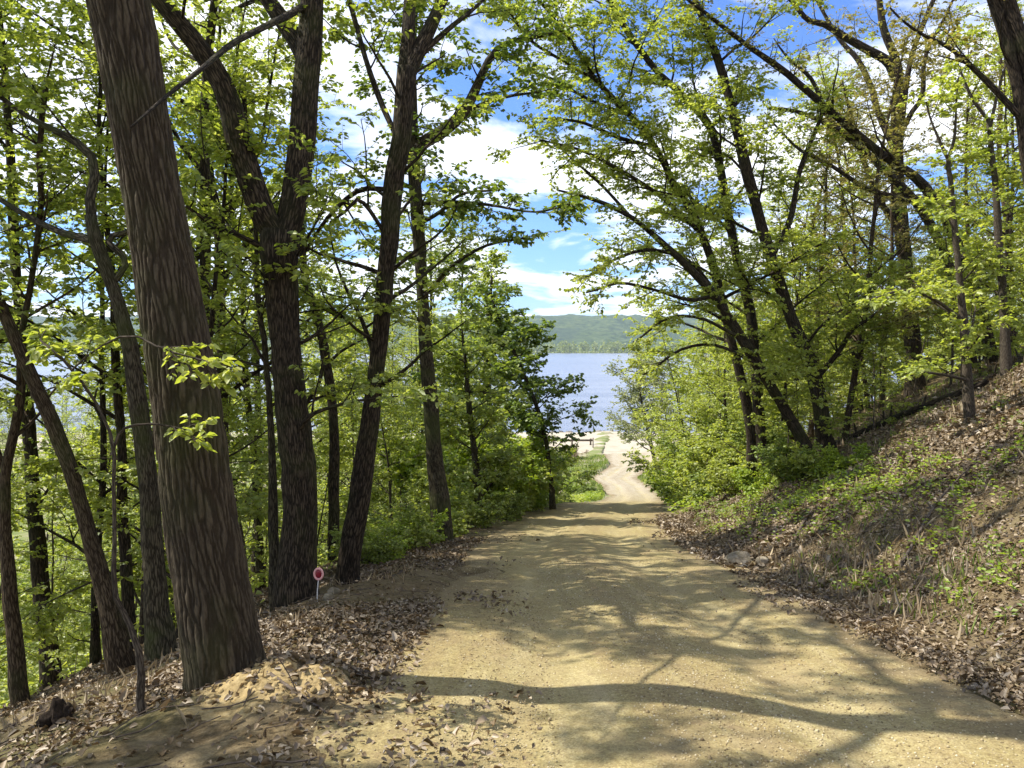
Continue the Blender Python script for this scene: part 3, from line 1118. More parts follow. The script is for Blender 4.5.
hero('slender_tree', 'slender trunk branching like a candelabra just past the furrowed trunk', 14.0,
     [(224, 600, 12), (222, 520, 11), (222, 400, 10), (221, 330, 9), (220, 285, 9), (217, 240, 8), (213, 205, 6), (210, 150, 4), (215, 90, 3)], ext=1.5,
     limbs=[([(220, 262, 6), (230, 235, 5), (232, 170, 4), (230, 110, 3)], .8), ([(218, 240, 5), (208, 200, 4), (214, 150, 3)], .8), ([(220, 290, 5), (234, 262, 4), (252, 240, 4), (262, 236, 3)], .3)],
     auto=dict(n=7, t0=.4, t1=.97, ln=1.6, up=.03), bark=BARK_DARK, leaf=LEAF_G, o=opt(l2=2.8, len2=.9, l3=5, leaves=7), seed=110, sides=10)

hero('slender_tree', 'slender crooked trunk between the forked tree and the slim split one', 15.0,
     [(334, 585, 11), (334, 500, 11), (333, 413, 10), (321, 335, 9), (311, 300, 8), (303, 272, 8), (300, 200, 6), (305, 130, 5)], ext=2,
     auto=dict(n=9, t0=.35, t1=.97, ln=1.7, up=.03), bark=BARK_DARK, leaf=LEAF_Y, o=opt(l2=2.8, len2=.9, l3=5, leaves=7), seed=111, sides=10)

hero('grey_tree', 'thin grey trunk touching the shaded side of the forked tree', 9.4,
     [(276, 602, 12), (275, 560, 11), (274, 500, 9), (271, 430, 7), (265, 350, 6), (257, 280, 5), (254, 200, 4)], ext=1.5,
     auto=dict(n=7, t0=.4, t1=.97, ln=1.3, up=.02), bark=BARK_MOSS, leaf=LEAF_Y, o=opt(l2=2.8, len2=.8, l3=5, leaves=7, size=.075), seed=112, sides=10)

# thin sapling in front of the big trunk with low sprays of leaves
hero('sapling_tree', 'thin sapling at the slope edge holding lit leaf sprays before the thickest trunk', 4.75,
     [(141, 690, 7), (137, 650, 6), (125, 622, 5), (116, 590, 5), (114, 512, 4), (112, 453, 4), (95, 405, 3), (66, 368, 3), (40, 340, 2)],
     limbs=[([(112, 455, 3), (122, 430, 3), (150, 424, 2), (188, 430, 2)], 0, .1, .6), ([(72, 370, 2), (95, 350, 2), (130, 335, 2), (165, 350, 2), (235, 368, 1)], 0, -.1, .45)],
     bark=BARK_TWIG, leaf=LEAF_Y, o=opt(l2=6, len2=.32, l3=10, len3=.13, leaves=6, size=.055, flat=.3, up=.03, sides2=3), seed=113, sides=8, own_t0=.8, cat='sapling', rend=.004)

# ---- across the road
oR = opt(l2=3.6, len2=1.4, l3=5.4, leaves=9, size=.075, flat=.35, up=.03)
hero('arching_tree', 'slim dark trunk whose top arches in a long bow over the road', 20.0,
     [(752, 462, 11), (750, 424, 10), (730, 333, 9), (714, 266, 8.5), (695, 215, 7.5), (677, 187, 7), (657, 147, 6), (630, 113, 6), (597, 80, 5), (573, 43, 4), (553, 17, 3)], ext=1.5, dY=-2,
     limbs=[([(700, 232, 5), (660, 196, 4), (620, 170, 4), (580, 150, 3), (540, 140, 2)], 0, -3, .1), ([(657, 147, 4), (620, 138, 4), (580, 122, 3), (535, 118, 2)], 0, -2, .1),
            ([(632, 116, 4), (590, 100, 3), (550, 78, 3), (522, 70, 2)], 0, -1.5, .1), ([(600, 84, 4), (565, 62, 3), (530, 40, 3), (508, 10, 2)], 0, -1.5, .1),
            ([(720, 300, 5), (690, 262, 4), (650, 250, 4), (618, 258, 3), (590, 275, 2)], 0, -3, .1)],
     auto=dict(n=18, t0=.22, t1=.97, ln=3.0, up=.01, bias=(-.5, -.3, 0)), bark=BARK_DARK, leaf=LEAF_Y, o=oR, seed=120, sides=12, own_t0=.45)
hero('slim_tree', 'slim dark trunk standing second in the clump, curving up toward the road', 20.6,
     [(762, 462, 12), (760, 427, 11), (752, 323, 10), (737, 263, 9), (725, 200, 8.5), (710, 130, 7.5), (680, 94, 6.5), (655, 70, 6), (620, 20, 6), (600, -20, 5)], ext=2,
     auto=dict(n=18, t0=.22, t1=.97, ln=3.0, up=.02, bias=(-.3, -.2, 0)), bark=BARK_DARK, leaf=LEAF_Y, o=oR, seed=121, sides=12, own_t0=.5)
hero('bowed_tree', 'trunk slanting low out of the clump, its thin end hanging in the road gap', 18.6,
     [(812, 460, 13), (808, 450, 12), (777, 397, 11), (757, 363, 11), (714, 296, 9), (680, 260, 7), (655, 237, 6), (630, 217, 5), (605, 204, 4), (580, 196, 3), (557, 190, 2)], dY=-2,
     limbs=[([(630, 217, 4), (612, 196, 3), (593, 177, 3), (573, 160, 2)], .3, -.3), ([(714, 296, 4), (690, 300, 4), (655, 290, 3), (620, 283, 3), (596, 290, 2)], .3, -1), ([(735, 335, 4), (700, 318, 3), (668, 318, 3), (640, 338, 2)], .2, -.6), ([(757, 364, 4), (715, 345, 3), (680, 350, 3), (650, 372, 2)], .2, -.4)],
     bark=BARK_DARK, leaf=LEAF_Y, o=opt(l2=2.5, len2=.9, l3=5, leaves=10, size=.078, flat=.4, up=.04), seed=122, sides=12, own_t0=.35)
hero('slim_tree', 'stoutest trunk of the clump on the bank, beside the end of the fallen log', 19.3,
     [(828, 460, 19), (825, 440, 16), (814, 374, 14), (791, 316, 12), (771, 256, 11), (752, 190, 11), (738, 130, 10), (722, 70, 8), (700, 10, 6)], ext=2.5,
     limbs=[([(771, 258, 6), (790, 220, 6), (800, 170, 5), (820, 120, 4)], 1), ([(815, 380, 6), (840, 350, 5), (852, 330, 4), (870, 318, 3)], .5, -1)],
     auto=dict(n=16, t0=.22, t1=.97, ln=2.6, up=.02), bark=BARK_DARK, leaf=LEAF_Y, o=oR, seed=123, sides=14, own_t0=.5)
hero('spreading_tree', 'upright thick trunk up the bank with a wide fan of nearly bare limbs', 25.0,
     [(915, 378, 18), (912, 330, 15), (904, 250, 13), (897, 170, 13), (895, 148, 13)],
     limbs=[([(895, 150, 10), (897, 100, 10), (898, 67, 8), (884, 30, 7), (878, -10, 5)], 3),
            ([(896, 80, 9), (888, 62, 9), (868, 50, 8), (845, 37, 7), (824, 24, 6), (808, 20, 5), (791, 0, 4)], 1.5, -1),
            ([(895, 150, 7), (878, 112, 6), (872, 90, 6), (858, 60, 5), (840, 40, 4), (822, 10, 3)], 1.5, 1),
            ([(899, 150, 7), (904, 100, 6), (912, 55, 5), (925, 20, 5), (940, -15, 4)], 2, .7),
            ([(900, 135, 6), (912, 112, 5), (922, 97, 5), (925, 57, 4), (945, 17, 3)], 1.5, -.6), ([(900, 230, 6), (880, 200, 6), (860, 150, 5), (850, 110, 4)], 1)],
     bark=BARK_DARK, leaf=LEAF_O, o=opt(l2=2.6, len2=1.5, l3=4, len3=.5, leaves=5, size=.06, flat=.8, up=.12, leafy=.8), seed=124, sides=14, own_t0=1.0)
hero('leaning_tree', 'long trunk leaning steeply across the bank toward the road, crossing the bare fan', 21.5,
     [(990, 352, 12), (980, 310, 11), (955, 240, 10), (922, 185, 9), (881, 155, 8), (828, 111, 7), (781, 71, 6), (745, 45, 5), (700, 10, 3)], ext=1, dY=-3,
     auto=dict(n=9, t0=.45, t1=.97, ln=2.0, up=.05, bias=(-.4, 0, 0)), bark=BARK_DARK, leaf=LEAF_O, o=opt(l2=2.2, len2=1.1, l3=4, leaves=4, size=.07, leafy=.8, up=.1), seed=125, sides=12)
hero('leaning_tree', 'shorter leaning trunk parallel below the long one that crosses the bare fan', 23.5,
     [(968, 350, 10), (958, 300, 9), (942, 249, 9), (915, 202, 8), (881, 167, 7), (841, 132, 6), (800, 112, 4), (768, 108, 3)], dY=-2,
     limbs=[([(858, 146, 6), (830, 120, 5), (812, 80, 4), (790, 60, 3)], .8), ([(915, 202, 5), (870, 190, 5), (830, 165, 4), (800, 150, 3), (775, 125, 2)], .5)],
     bark=BARK_DARK, leaf=LEAF_Y, o=opt(l2=2.2, len2=1.0, l3=4, leaves=5, size=.08, leafy=.8), seed=126, sides=12)
hero('dark_tree', 'dark trunk nearest the camera on the high bank, leaning over the saplings', 13.0,
     [(1046, 420, 15), (1036, 250, 12), (1019, 97, 11), (1006, 44, 10), (992, 0, 9)], ext=5, extup=.1,
     limbs=[([(1022, 120, 6), (1000, 95, 6), (975, 70, 5), (950, 48, 4), (925, 36, 3)], .8), ([(1040, 130, 14), (1022, 50, 15), (1008, 8, 16), (996, -40, 14)], 4)],
     auto=dict(n=8, t0=.5, t1=.97, ln=2.2, up=.03), bark=BARK_DARK, leaf=LEAF_O, o=opt(l2=2.2, len2=1.1, l3=4, leaves=5, size=.075), seed=127, sides=12)
oS = opt(l2=3.4, len2=.85, l3=6, len3=.32, leaves=7, size=.085, flat=.3, up=.03, sides2=3)
hero('sapling_tree', 'forked grey sapling on the bank above the fallen log', 14.0,
     [(970, 418, 10), (966, 357, 8), (960, 290, 7), (958, 256, 6), (953, 201, 5), (948, 156, 4)],
     limbs=[([(948, 160, 3), (940, 142, 3), (934, 128, 2)], .5), ([(948, 158, 3), (954, 140, 3), (956, 112, 2)], .6), ([(962, 320, 4), (935, 300, 3), (905, 290, 3), (870, 300, 2)], .2, -1), ([(967, 380, 3), (945, 375, 3), (922, 372, 2)], .2, -.6, .05)],
     bark=BARK_TWIG, leaf=LEAF_Y, o=oS, seed=128, sides=10, own_t0=.5, cat='sapling', auto=dict(n=7, t0=.25, t1=.8, ln=1.2, up=0.0))
hero('sapling_tree', 'straight thin sapling with a Y-shaped top, highest on the bank', 17.0,
     [(1006, 360, 9), (1003, 310, 8), (999, 256, 7), (996, 188, 6), (988, 118, 4)],
     limbs=[([(988, 120, 3), (972, 98, 3), (959, 67, 2)], .8), ([(990, 130, 3), (996, 100, 3), (1004, 70, 2)], .8)],
     bark=BARK_TWIG, leaf=LEAF_Y, o=oS, seed=129, sides=10, own_t0=.4, cat='sapling', auto=dict(n=7, t0=.3, t1=.8, ln=1.3, up=0.0))

# ---- leafy young maple at the road's outer edge and the young trees behind it
oM = opt(l2=3.4, len2=1.3, l3=6.5, len3=.4, leaves=9, size=.13, flat=.45, up=.02, lw=.8, dens=1.5, ldens=1.4)
hero('maple_tree', 'dark leafed young maple hanging over the road edge before the lake view', 27.0,
     [(553, 506, 6), (552, 480, 5), (547, 440, 4.5), (535, 400, 4), (518, 360, 3.5), (502, 325, 3), (492, 300, 2)],
     auto=dict(n=26, t0=.3, t1=.97, ln=1.7, up=0.02, spread=1.2), bark=BARK_MOSS, leaf=LEAF_D, o=oM, seed=146, sides=10, own_t0=.3)
hero('maple_tree', 'rounded yellow-green young maple rising highest beside the lake view', 30.0,
     [(492, 520, 10), (490, 470, 9), (488, 400, 8), (488, 340, 6), (490, 300, 4), (492, 276, 2)],
     auto=dict(n=32, t0=.1, t1=.97, ln=2.5, up=.01, spread=1.15), bark=BARK_MOSS, leaf=LEAF_G, o=oM, seed=141, sides=10, own_t0=.3)
hero('maple_tree', 'low bushy young maple with lit leaves between the mossy trunk and the road', 21.0,
     [(480, 530, 8), (478, 480, 7), (470, 420, 6), (466, 370, 4), (462, 330, 2)],
     auto=dict(n=26, t0=.06, t1=.97, ln=1.6, up=.01, spread=1.2), bark=BARK_MOSS, leaf=LEAF_G, o=opt(l2=3.6, len2=.9, l3=7, len3=.35, leaves=9, size=.11, flat=.5, up=.02, lw=.8, dens=1.5, ldens=1.5), seed=142, sides=10, own_t0=.2)
hero('willow_tree', 'pale grey-green willow with a slanting trunk beside the gravel lot', 78.0,
     [(655, 462, 4), (651, 445, 4), (647, 428, 3.5), (643, 410, 3), (640, 390, 2.5), (641, 365, 2)],
     auto=dict(n=36, t0=.2, t1=.97, ln=4.8, up=.01, spread=1.05), bark=BARK_MOSS, leaf=LEAF_P, o=opt(l2=1.6, len2=2.0, l3=3, len3=.8, leaves=8, dens=1.6, ldens=1.5, size=.22, flat=.8, up=.05), seed=143, sides=8, own_t0=.4)

# ------------------------------------------------------------------ forest copies
oB = opt(l2=2.2, len2=1.35, l3=5, len3=.5, leaves=11, size=.085, flat=.45, up=.06, sides2=3, dens=1.45, ldens=1.5)
oB2 = opt(l2=2.2, len2=1.2, l3=5, len3=.5, leaves=11, size=.08, flat=.35, up=.04, sides2=3, dens=1.45, ldens=1.5)
TREES = [dict(me=proto_tree(201, 15, .125, (.06, .03), 22, .2, 3.4, .02, oB)),
         dict(me=proto_tree(202, 13, .09, (-.08, .02), 20, .16, 2.9, .02, oB2)),
         dict(me=proto_tree(203, 17, .14, (.02, -.05), 24, .24, 3.6, .03, oB)),
         dict(me=proto_tree(204, 11, .07, (.12, .08), 20, .12, 2.4, .02, oB2))]
oY = opt(l2=3.4, len2=.75, l3=6.5, len3=.34, leaves=8, size=.072, flat=.28, up=.02, sides2=3)
SAPS = [dict(me=proto_tree(211, 4.2, .03, (.1, .05), 13, .18, 1.15, .0, oY, 6, 1.25)),
        dict(me=proto_tree(212, 5.6, .04, (-.08, .1), 16, .15, 1.4, .0, oY, 6, 1.2)),
        dict(me=proto_tree(213, 3.0, .022, (.0, -.1), 11, .12, .95, .0, oY, 6, 1.3))]
oBu = opt(l2=5, len2=.5, l3=9, len3=.25, leaves=7, size=.075, flat=.8, up=.05, sides2=3)


def proto_shrub(seed, h, n, o):
    r = np.random.default_rng(seed)
    br, lf = MB(), MB()
    ls = []
    for i in range(n):
        a = i * 2.4
        d = np.array([math.cos(a) * r.uniform(.2, .9), math.sin(a) * r.uniform(.2, .9), 1.0])
        p = gen_path(r, (.08 * math.cos(a), .08 * math.sin(a), -.1), d, h * r.uniform(.6, 1.15), 8, .1, -.02)
        ls.append((p, np.linspace(.012, .004, 8), .1))
    br.tubes(np.array([q[0] for q in ls]), np.array([q[1] for q in ls]), 5)
    grow(r, ls, br, lf, o)
    return br.mesh('stems'), lf.mesh('foliage', smooth=False)


SHRUBS = [dict(me=proto_shrub(221, 1.3, 11, oBu)), dict(me=proto_shrub(222, 1.7, 12, oBu)), dict(me=proto_shrub(223, .9, 12, oBu))]


def pxof(x, y):
    return 512 + F * x / y


fr = np.random.default_rng(77)


def scatter(n, xr, yr, ok, sep, fr=fr, tries=4000):
    out = []
    for _ in range(tries):
        if len(out) >= n:
            break
        y = fr.uniform(*yr)
        x = fr.uniform(*xr)
        if not ok(x, y):
            continue
        if any((x - a)**2 + (y - b)**2 < sep * sep for a, b in out):
            continue
        out.append((x, y))
    return out


def gap(x, y, m=0):
    """inside the view down to the lake"""
    p = pxof(x, y)
    return 500 - m < p < 668 + m


GL = 'woodland trees growing on the slope below the road'
def okL(x, y):
    s = road_side(x, y)
    return x < roadc(y) and s > 3.5 and pxof(x, y) > -70 and not gap(x, y, 120 * 14 / y)
for i, (x, y) in enumerate(scatter(8, (-12, 2), (13, 44), lambda x, y: okL(x, y) and road_side(x, y) < 7.5, 2.4) + scatter(5, (-34, -6), (30, 62), okL, 6)):
    mats = [(BARK_DARK, BARK_DARK, LEAF_G), (BARK_MOSS, BARK_MOSS, LEAF_Y)][i % 2]
    place('woodland_tree', TREES[i % 4], mats, x, y, fr.uniform(0, 6.28), fr.uniform(.8, 1.15),
          'slender leafy tree among many alike on the slope below the road', GL)
for i, (x, y) in enumerate(scatter(5, (-9, -3), (9.8, 20), lambda x, y: okL(x, y) and -60 < pxof(x, y) < 440 and road_side(x, y) < 6, 1.3)):
    mats = [(BARK_DARK, BARK_DARK, LEAF_G), (BARK_MOSS, BARK_MOSS, LEAF_Y)][i % 2]
    place('woodland_tree', TREES[(1, 3, 3, 0)[i % 4]], mats, x, y, fr.uniform(0, 6.28), fr.uniform(.75, 1.0),
          'slender leafy tree among many alike on the slope below the road', GL)
GF = 'trees on the flats by the lake'
def okF(x, y):
    return pxof(x, y) > -80 and not gap(x, y, 14)
for i, (x, y) in enumerate(scatter(14, (-62, 10), (62, 93), okF, 5)):
    place('woodland_tree', TREES[(i + 1) % 4], (BARK_MOSS, BARK_MOSS, LEAF_P if i % 3 == 0 else LEAF_Y), x, y, fr.uniform(0, 6.28), fr.uniform(.6, .85),
          'pale green tree far down on the flats toward the lake', GF)
GS = 'leafy saplings below the road'
def okS(x, y):
    s = road_side(x, y)
    return x < roadc(y) and s > 2.6 and pxof(x, y) > -60 and not gap(x, y, 60 * 14 / y)
for i, (x, y) in enumerate(scatter(120, (-24, 4), (9.5, 46), okS, 1.0)):
    place('sapling_tree', SAPS[i % 3], (BARK_TWIG, BARK_TWIG, LEAF_Y if i % 4 else LEAF_G), x, y, fr.uniform(0, 6.28), fr.uniform(.75, 1.25),
          'thin sapling with layered leaves among many alike below the road', GS, 'sapling')
GR = 'woodland trees growing up the bank'
def okR(x, y):
    s = road_side(x, y)
    return x > roadc(y) and s > 3.6 and pxof(x, y) < 1190 and pxof(x, y) > 690 + 20 * 30 / y
for i, (x, y) in enumerate(scatter(62, (6, 52), (19, 62), okR, 2.0)):
    mats = [(BARK_BROWN, BARK_BROWN, LEAF_O), (BARK_DARK, BARK_DARK, LEAF_Y)][i % 2]
    place('woodland_tree', TREES[i % 4], mats, x, y, fr.uniform(0, 6.28), fr.uniform(.65, 1.0),
          'leafing tree among many alike growing up the bank beyond the log', GR)
GRS = 'leafy saplings on the bank'
def okRS(x, y):
    s = road_side(x, y)
    return x > roadc(y) and s > 2.2 and 655 + 500 / y < pxof(x, y) < 1100 and not (y < 17 and pxof(x, y) > 830)
for i, (x, y) in enumerate(scatter(90, (5, 34), (15, 46), okRS, 1.1)):
    place('sapling_tree', SAPS[i % 3], (BARK_TWIG, BARK_TWIG, LEAF_Y), x, y, fr.uniform(0, 6.28), fr.uniform(.7, 1.3),
          'thin sapling with yellow-green leaves among many alike on the bank', GRS, 'sapling')
GM = 'young trees screening the lake behind the mossy trunk'
for i, (px, y, sc) in enumerate([(335, 26, .62), (362, 33, .78), (388, 24, .5), (402, 38, .85), (430, 30, .66), (452, 42, .9), (466, 34, .72), (470, 50, .98), (478, 38, .66), (482, 46, .7), (345, 45, 1.0), (300, 30, .75), (420, 52, 1.0), (490, 56, .8)]):
    x = (px - 512) / F * y
    place('woodland_tree', TREES[(1, 3)[i % 2]], (BARK_MOSS, BARK_MOSS, LEAF_Y if i % 3 else LEAF_G), x, y, fr.uniform(0, 6.28), sc,
          'young leafy tree screening the lake between the slim split trunk and the road', GM)
GK = 'young trees closing the lake view past the clump'
for i, (px, y, k, sc) in enumerate([(688, 36, 1, 1.5), (696, 42, 0, 2.0), (716, 33, 1, 1.3), (676, 50, 1, 1.7), (672, 57, 1, 1.7), (690, 47, 1, 1.9), (705, 44, 0, 1.7), (735, 40, 1, 1.4), (680, 64, 1, 1.5), (700, 60, 1, 1.9), (725, 28, 0, 1.2), (684, 72, 2, 1.6), (700, 29, 2, 1.2)]):
    x = (px - 512) / F * y
    place('sapling_tree', SAPS[k], (BARK_TWIG, BARK_TWIG, LEAF_P if i % 4 == 3 else LEAF_Y), x, y, fr.uniform(0, 6.28), sc,
          'young light green tree crowding the lake view below the clump of trunks', GK, 'sapling')
GB = 'trees filling in behind the clump of trunks'
for i, (px, y, sc) in enumerate([(730, 31, .8), (762, 27, .9), (792, 32, 1.0), (748, 40, .9), (824, 27, .9), (862, 31, 1.0), (715, 46, .9), (780, 24, .75)]):
    x = (px - 512) / F * y
    place('woodland_tree', TREES[(1, 3, 0)[i % 3]], (BARK_DARK, BARK_DARK, LEAF_Y), x, y, fr.uniform(0, 6.28), sc,
          'yellow-green tree close behind the clump of trunks on the bank', GB)
# trees added out of view beside the camera to shade the road
GC = 'trees added beside the camera for shade'
for i, (x, y) in enumerate([(-5.6, -.6), (-8.0, 4.2), (-8.5, 8.4), (-5.5, -2.0), (-10.5, 12.0), (-12.5, 6.5)]):
    place('woodland_tree', TREES[i % 4], (BARK_DARK, BARK_DARK, LEAF_G), x, y, 1.3 * i + .4, 1.0,
          'tall leafy tree added for shade just outside the view below the road', GC)

GT = 'small trees on the lower slope screening the lake'
for i, (x, y) in enumerate(scatter(26, (-36, -3), (24, 60), lambda x, y: okL(x, y) and pxof(x, y) < 430, 1.8, np.random.default_rng(5))):
    top = at(pxof(x, y), fr.uniform(285, 345), y)[2]
    k = (1, 3)[i % 2]
    sc = min(1.0, max(.4, (top - gz(x, y)) / (13, 11)[i % 2]))
    place('woodland_tree', TREES[k], (BARK_MOSS, BARK_MOSS, LEAF_Y if i % 3 else LEAF_P), x, y, fr.uniform(0, 6.28), sc,
          'small pale green tree among many alike low on the slope before the lake', GT)

# shrubs along both road edges
GSH = 'low shrubs beside the road'
def bush(px, y, s, k, mat, label, dx=0, grp=None):
    x = (px - 512) / F * y + dx
    return place('shrub', SHRUBS[k], (BARK_TWIG, mat), x, y, fr.uniform(0, 6.28), s, label, grp, 'shrub', ('stems', 'foliage'))
bush(679, 31, 1.3, 0, HERB_B, 'vivid green rounded shrub at the road bend below the clump')
bush(700, 27, 1.4, 1, LEAF_Y, 'yellow-green shrub just uphill of the vivid green one')
for i, (px, y, s, k) in enumerate([(690, 33, 1.5, 1), (705, 36, 1.6, 0), (725, 30, 1.4, 1), (696, 41, 1.6, 0), (708, 45, 1.8, 1), (690, 52, 1.7, 1), (686, 61, 1.8, 0), (700, 55, 2.2, 1), (715, 24, 1.0, 2), (735, 21.5, 1.0, 0), (760, 19.5, .8, 2), (790, 17.5, .8, 0), (815, 17, .8, 2), (845, 16.5, .7, 2), (776, 22, 1.0, 1)]):
    bush(px, y, s, k, (LEAF_Y, HERB_B, HERB)[i % 3], 'leafy shrub in the thick green fringe under the clump of trunks', 0, 'shrubs under the clump of trunks')
for i, (px, y, s, k) in enumerate([(505, 22, .9, 2), (520, 26, 1.0, 0), (535, 29, 1.0, 2), (470, 19, .9, 0), (440, 17, .8, 2), (420, 15, .7, 2), (400, 14, .7, 0), (455, 22, 1.2, 1), (385, 12.6, .6, 2), (490, 25, 1.2, 1), (515, 31, 1.6, 1), (540, 33, 1.3, 0), (365, 12.2, .6, 0), (530, 31, 1.7, 1), (508, 28, 1.8, 1), (545, 36, 1.5, 1), (495, 27, 1.9, 1), (478, 25, 1.8, 1), (460, 26, 1.9, 1), (530, 38, 2.1, 1), (440, 24, 1.8, 1)]):
    bush(px, y, s, k, (LEAF_G, LEAF_Y, HERB_B)[i % 3], 'low leafy shrub fringing the outer edge of the road', 0, 'shrubs along the outer road edge')
for i, (px, y, s, k) in enumerate([(572, 68, 1.2, 0), (588, 66, 1.0, 2), (548, 72, 1.8, 1), (598, 63, .8, 2)]):
    bush(px, y, s, k, (HERB_B, HERB, LEAF_Y, HERB)[i], ['bright green shrub', 'small dark green shrub', 'tall yellowish shrub', 'lowest tuft of a shrub'][i] + ' by the grass where the road bends to the lot')
bush(574, 92, 1.0, 1, DRYB, 'tan dry brush growing before the low lot barrier')
bush(567, 89, 1.1, 0, DRYB, 'second clump of tan dry brush, half behind the maple leaves')

# ------------------------------------------------------------------ small things
def hit(px, py, lo=2.5, hi=60):
    for yy in np.arange(lo, hi, .02):
        p_ = at(px, py, yy)
        if p_[2] < gz(p_[0], yy):
            return yy
    return hi


def simple_stone(name, px, Y, size, label, mat, seed, dx=0, sink=.3, sub=2):
    r_ = np.random.default_rng(seed)
    x = (px - 512) / F * Y + dx
    z = gz(x, Y)
    V, T = lumpy(r_, (0, 0, size[2] * (1 - sink) * .5), size, .045, 3)
    mb = MB()
    mb.add(V, None, T)
    o = obj(name, mb.mesh(name, smooth=False), mat, None, label=label, cat='rock')
    o.location = (x, Y, z)
    o.rotation_euler = (0, 0, r_.uniform(-.4, .4))
    return o


simple_stone('rock', 746, hit(746, 563), (.29, .2, .15), 'pale flat-topped boulder on the road edge at the foot of the bank', m_rock, 301)
simple_stone('rock', 766, hit(766, 562), (.1, .09, .09), 'small rock touching the pale boulder at the foot of the bank', m_rock, 302)
simple_stone('stone', 223, hit(223, 668), (.045, .04, .04), 'pale round stone perched on the dirt mound against the furrowed trunk', m_rock, 303, sink=-.3)
simple_stone('stone', 206, hit(206, 680), (.075, .05, .04), 'flat pale stone at the foot of the furrowed trunk', m_rock, 304)
simple_stone('stone', 331, hit(331, 594), (.08, .06, .055), 'pale stone beside the red marker', m_rock, 305)
simple_stone('stone', 325, hit(325, 600), (.07, .06, .05), 'small stone just below the red marker stake', m_rock, 306)

# crumbly clods of the dirt mound
m_clod, N, L = new_mat('pale_subsoil')
pos = geo_pos(N)
g1 = noise_t(N, L, pos, 24, 6, .65)
c = ramp(N, L, g1, [(.3, (.2, .14, .06)), (.55, (.36, .27, .13)), (.75, (.46, .37, .21))])
princ(N, L, c, .95, bump(N, L, g1, .9, .02), .1)
mb = MB()
r = np.random.default_rng(55)
for i in range(260):
    a, q = r.uniform(0, 6.28), abs(r.normal(0, .62))
    x, y = MX + .42 * q * math.cos(a) - .12, MY + .3 * q * math.sin(a) - .18
    s = r.uniform(.006, .028)
    V, T = lumpy(r, (x, y, gz(x, y) + s * .3), (s * 1.2, s, s * .8))
    mb.add(V, None, T)
obj('dirt_clods', mb.mesh('dirt_clods', smooth=False), m_clod, kind='stuff', label='crumbled yellowish soil heaped against the furrowed trunk', cat='soil')

# bare subsoil skin of the mound, thinning into the litter at its edge
th = np.linspace(0, 2 * math.pi, 73)
rr_ = np.linspace(0, 1, 24)
TH, RR = np.meshgrid(th, rr_)
edge = 1 + .22 * np.sin(3 * TH + 1) + .14 * np.sin(7 * TH) + .09 * np.sin(13 * TH + 2)
XM, YM = MX - .14 + .5 * RR * edge * np.cos(TH), MY - .2 + .34 * RR * edge * np.sin(TH)
ZM = ground(XM, YM) + .02 * (1 - RR**2) - .02 * (RR > .97) + .012 * n_fine(XM * 5, YM * 5) * (1 - RR)
obj('dirt_patch', grid_mesh('dirt_patch', XM, YM, ZM), m_clod, kind='stuff', label='bare yellowish soil of the mound against the furrowed trunk', cat='soil')

# rotten stump of a broken clod
r = np.random.default_rng(56)
mb = MB()
for c_, s_ in (((0, 0, .05), (.07, .06, .13)), ((-.07, -.02, .02), (.07, .05, .07)), ((.05, .02, .04), (.045, .05, .09)), ((-.02, .03, .1), (.03, .03, .08))):
    V, T = lumpy(r, c_, s_, .16, 3)
    mb.add(V + r.normal(0, .004, V.shape), None, T)
y = hit(47, 725)
x = (47 - 512) / F * y
o = obj('rotten_stump', mb.mesh('rotten_stump', smooth=False), m_rot, None, label='dark rotten stump in the leaf litter below the slanting trunk', cat='stump')
o.location = (x, y, gz(x, y))


def stick(px_pts, Y, dY, rad, label, mat=m_wood, name='fallen_branch', stubs=0, lift=.01, cat='branch', seed=1, ground_snap=True):
    rr = np.random.default_rng(seed)
    rows = []
    for i, (a, b) in enumerate(px_pts):
        yy = Y + dY * i / (len(px_pts) - 1)
        x = (a - 512) / F * yy
        p_ = np.array([x, yy, gz(x, yy) + lift]) if ground_snap else at(a, b, yy)
        rows.append([*p_, rad * (1 - .6 * i / (len(px_pts) - 1))])
    s = spline(rows, 24)
    s[:, :3] += rr.normal(0, rad * .12, (24, 3))
    mb = MB()
    mb.tubes(s[None, :, :3], s[None, :, 3], 9)
    loc = s[0, :3].copy()
    o = obj(name, mb.mesh(name, off=loc), mat, None, label=label, cat=cat)
    o.location = loc
    for i in range(stubs):
        t = rr.uniform(.15, .95)
        p_, tan = at_t(s[:, :3], np.array([t]))
        d = unit(np.array([rr.normal(0, .5), rr.normal(0, .4), 1.0]))
        q = gen_path(rr, p_[0], d, rr.uniform(.2, .5), 5, .1, 0)
        mb = MB()
        mb.tubes(q[None], np.linspace(rad * .35, rad * .12, 5)[None], 6)
        obj('stub', mb.mesh('stub', off=loc), mat, o)
    return o


# log: follow the ground from (828,444) up to the frame edge
def bank_hit(px, py, lo=8, hi=40):
    for yy in np.arange(lo, hi, .1):
        p_ = at(px, py, yy)
        if p_[2] < gz(p_[0], yy):
            return yy
    return hi


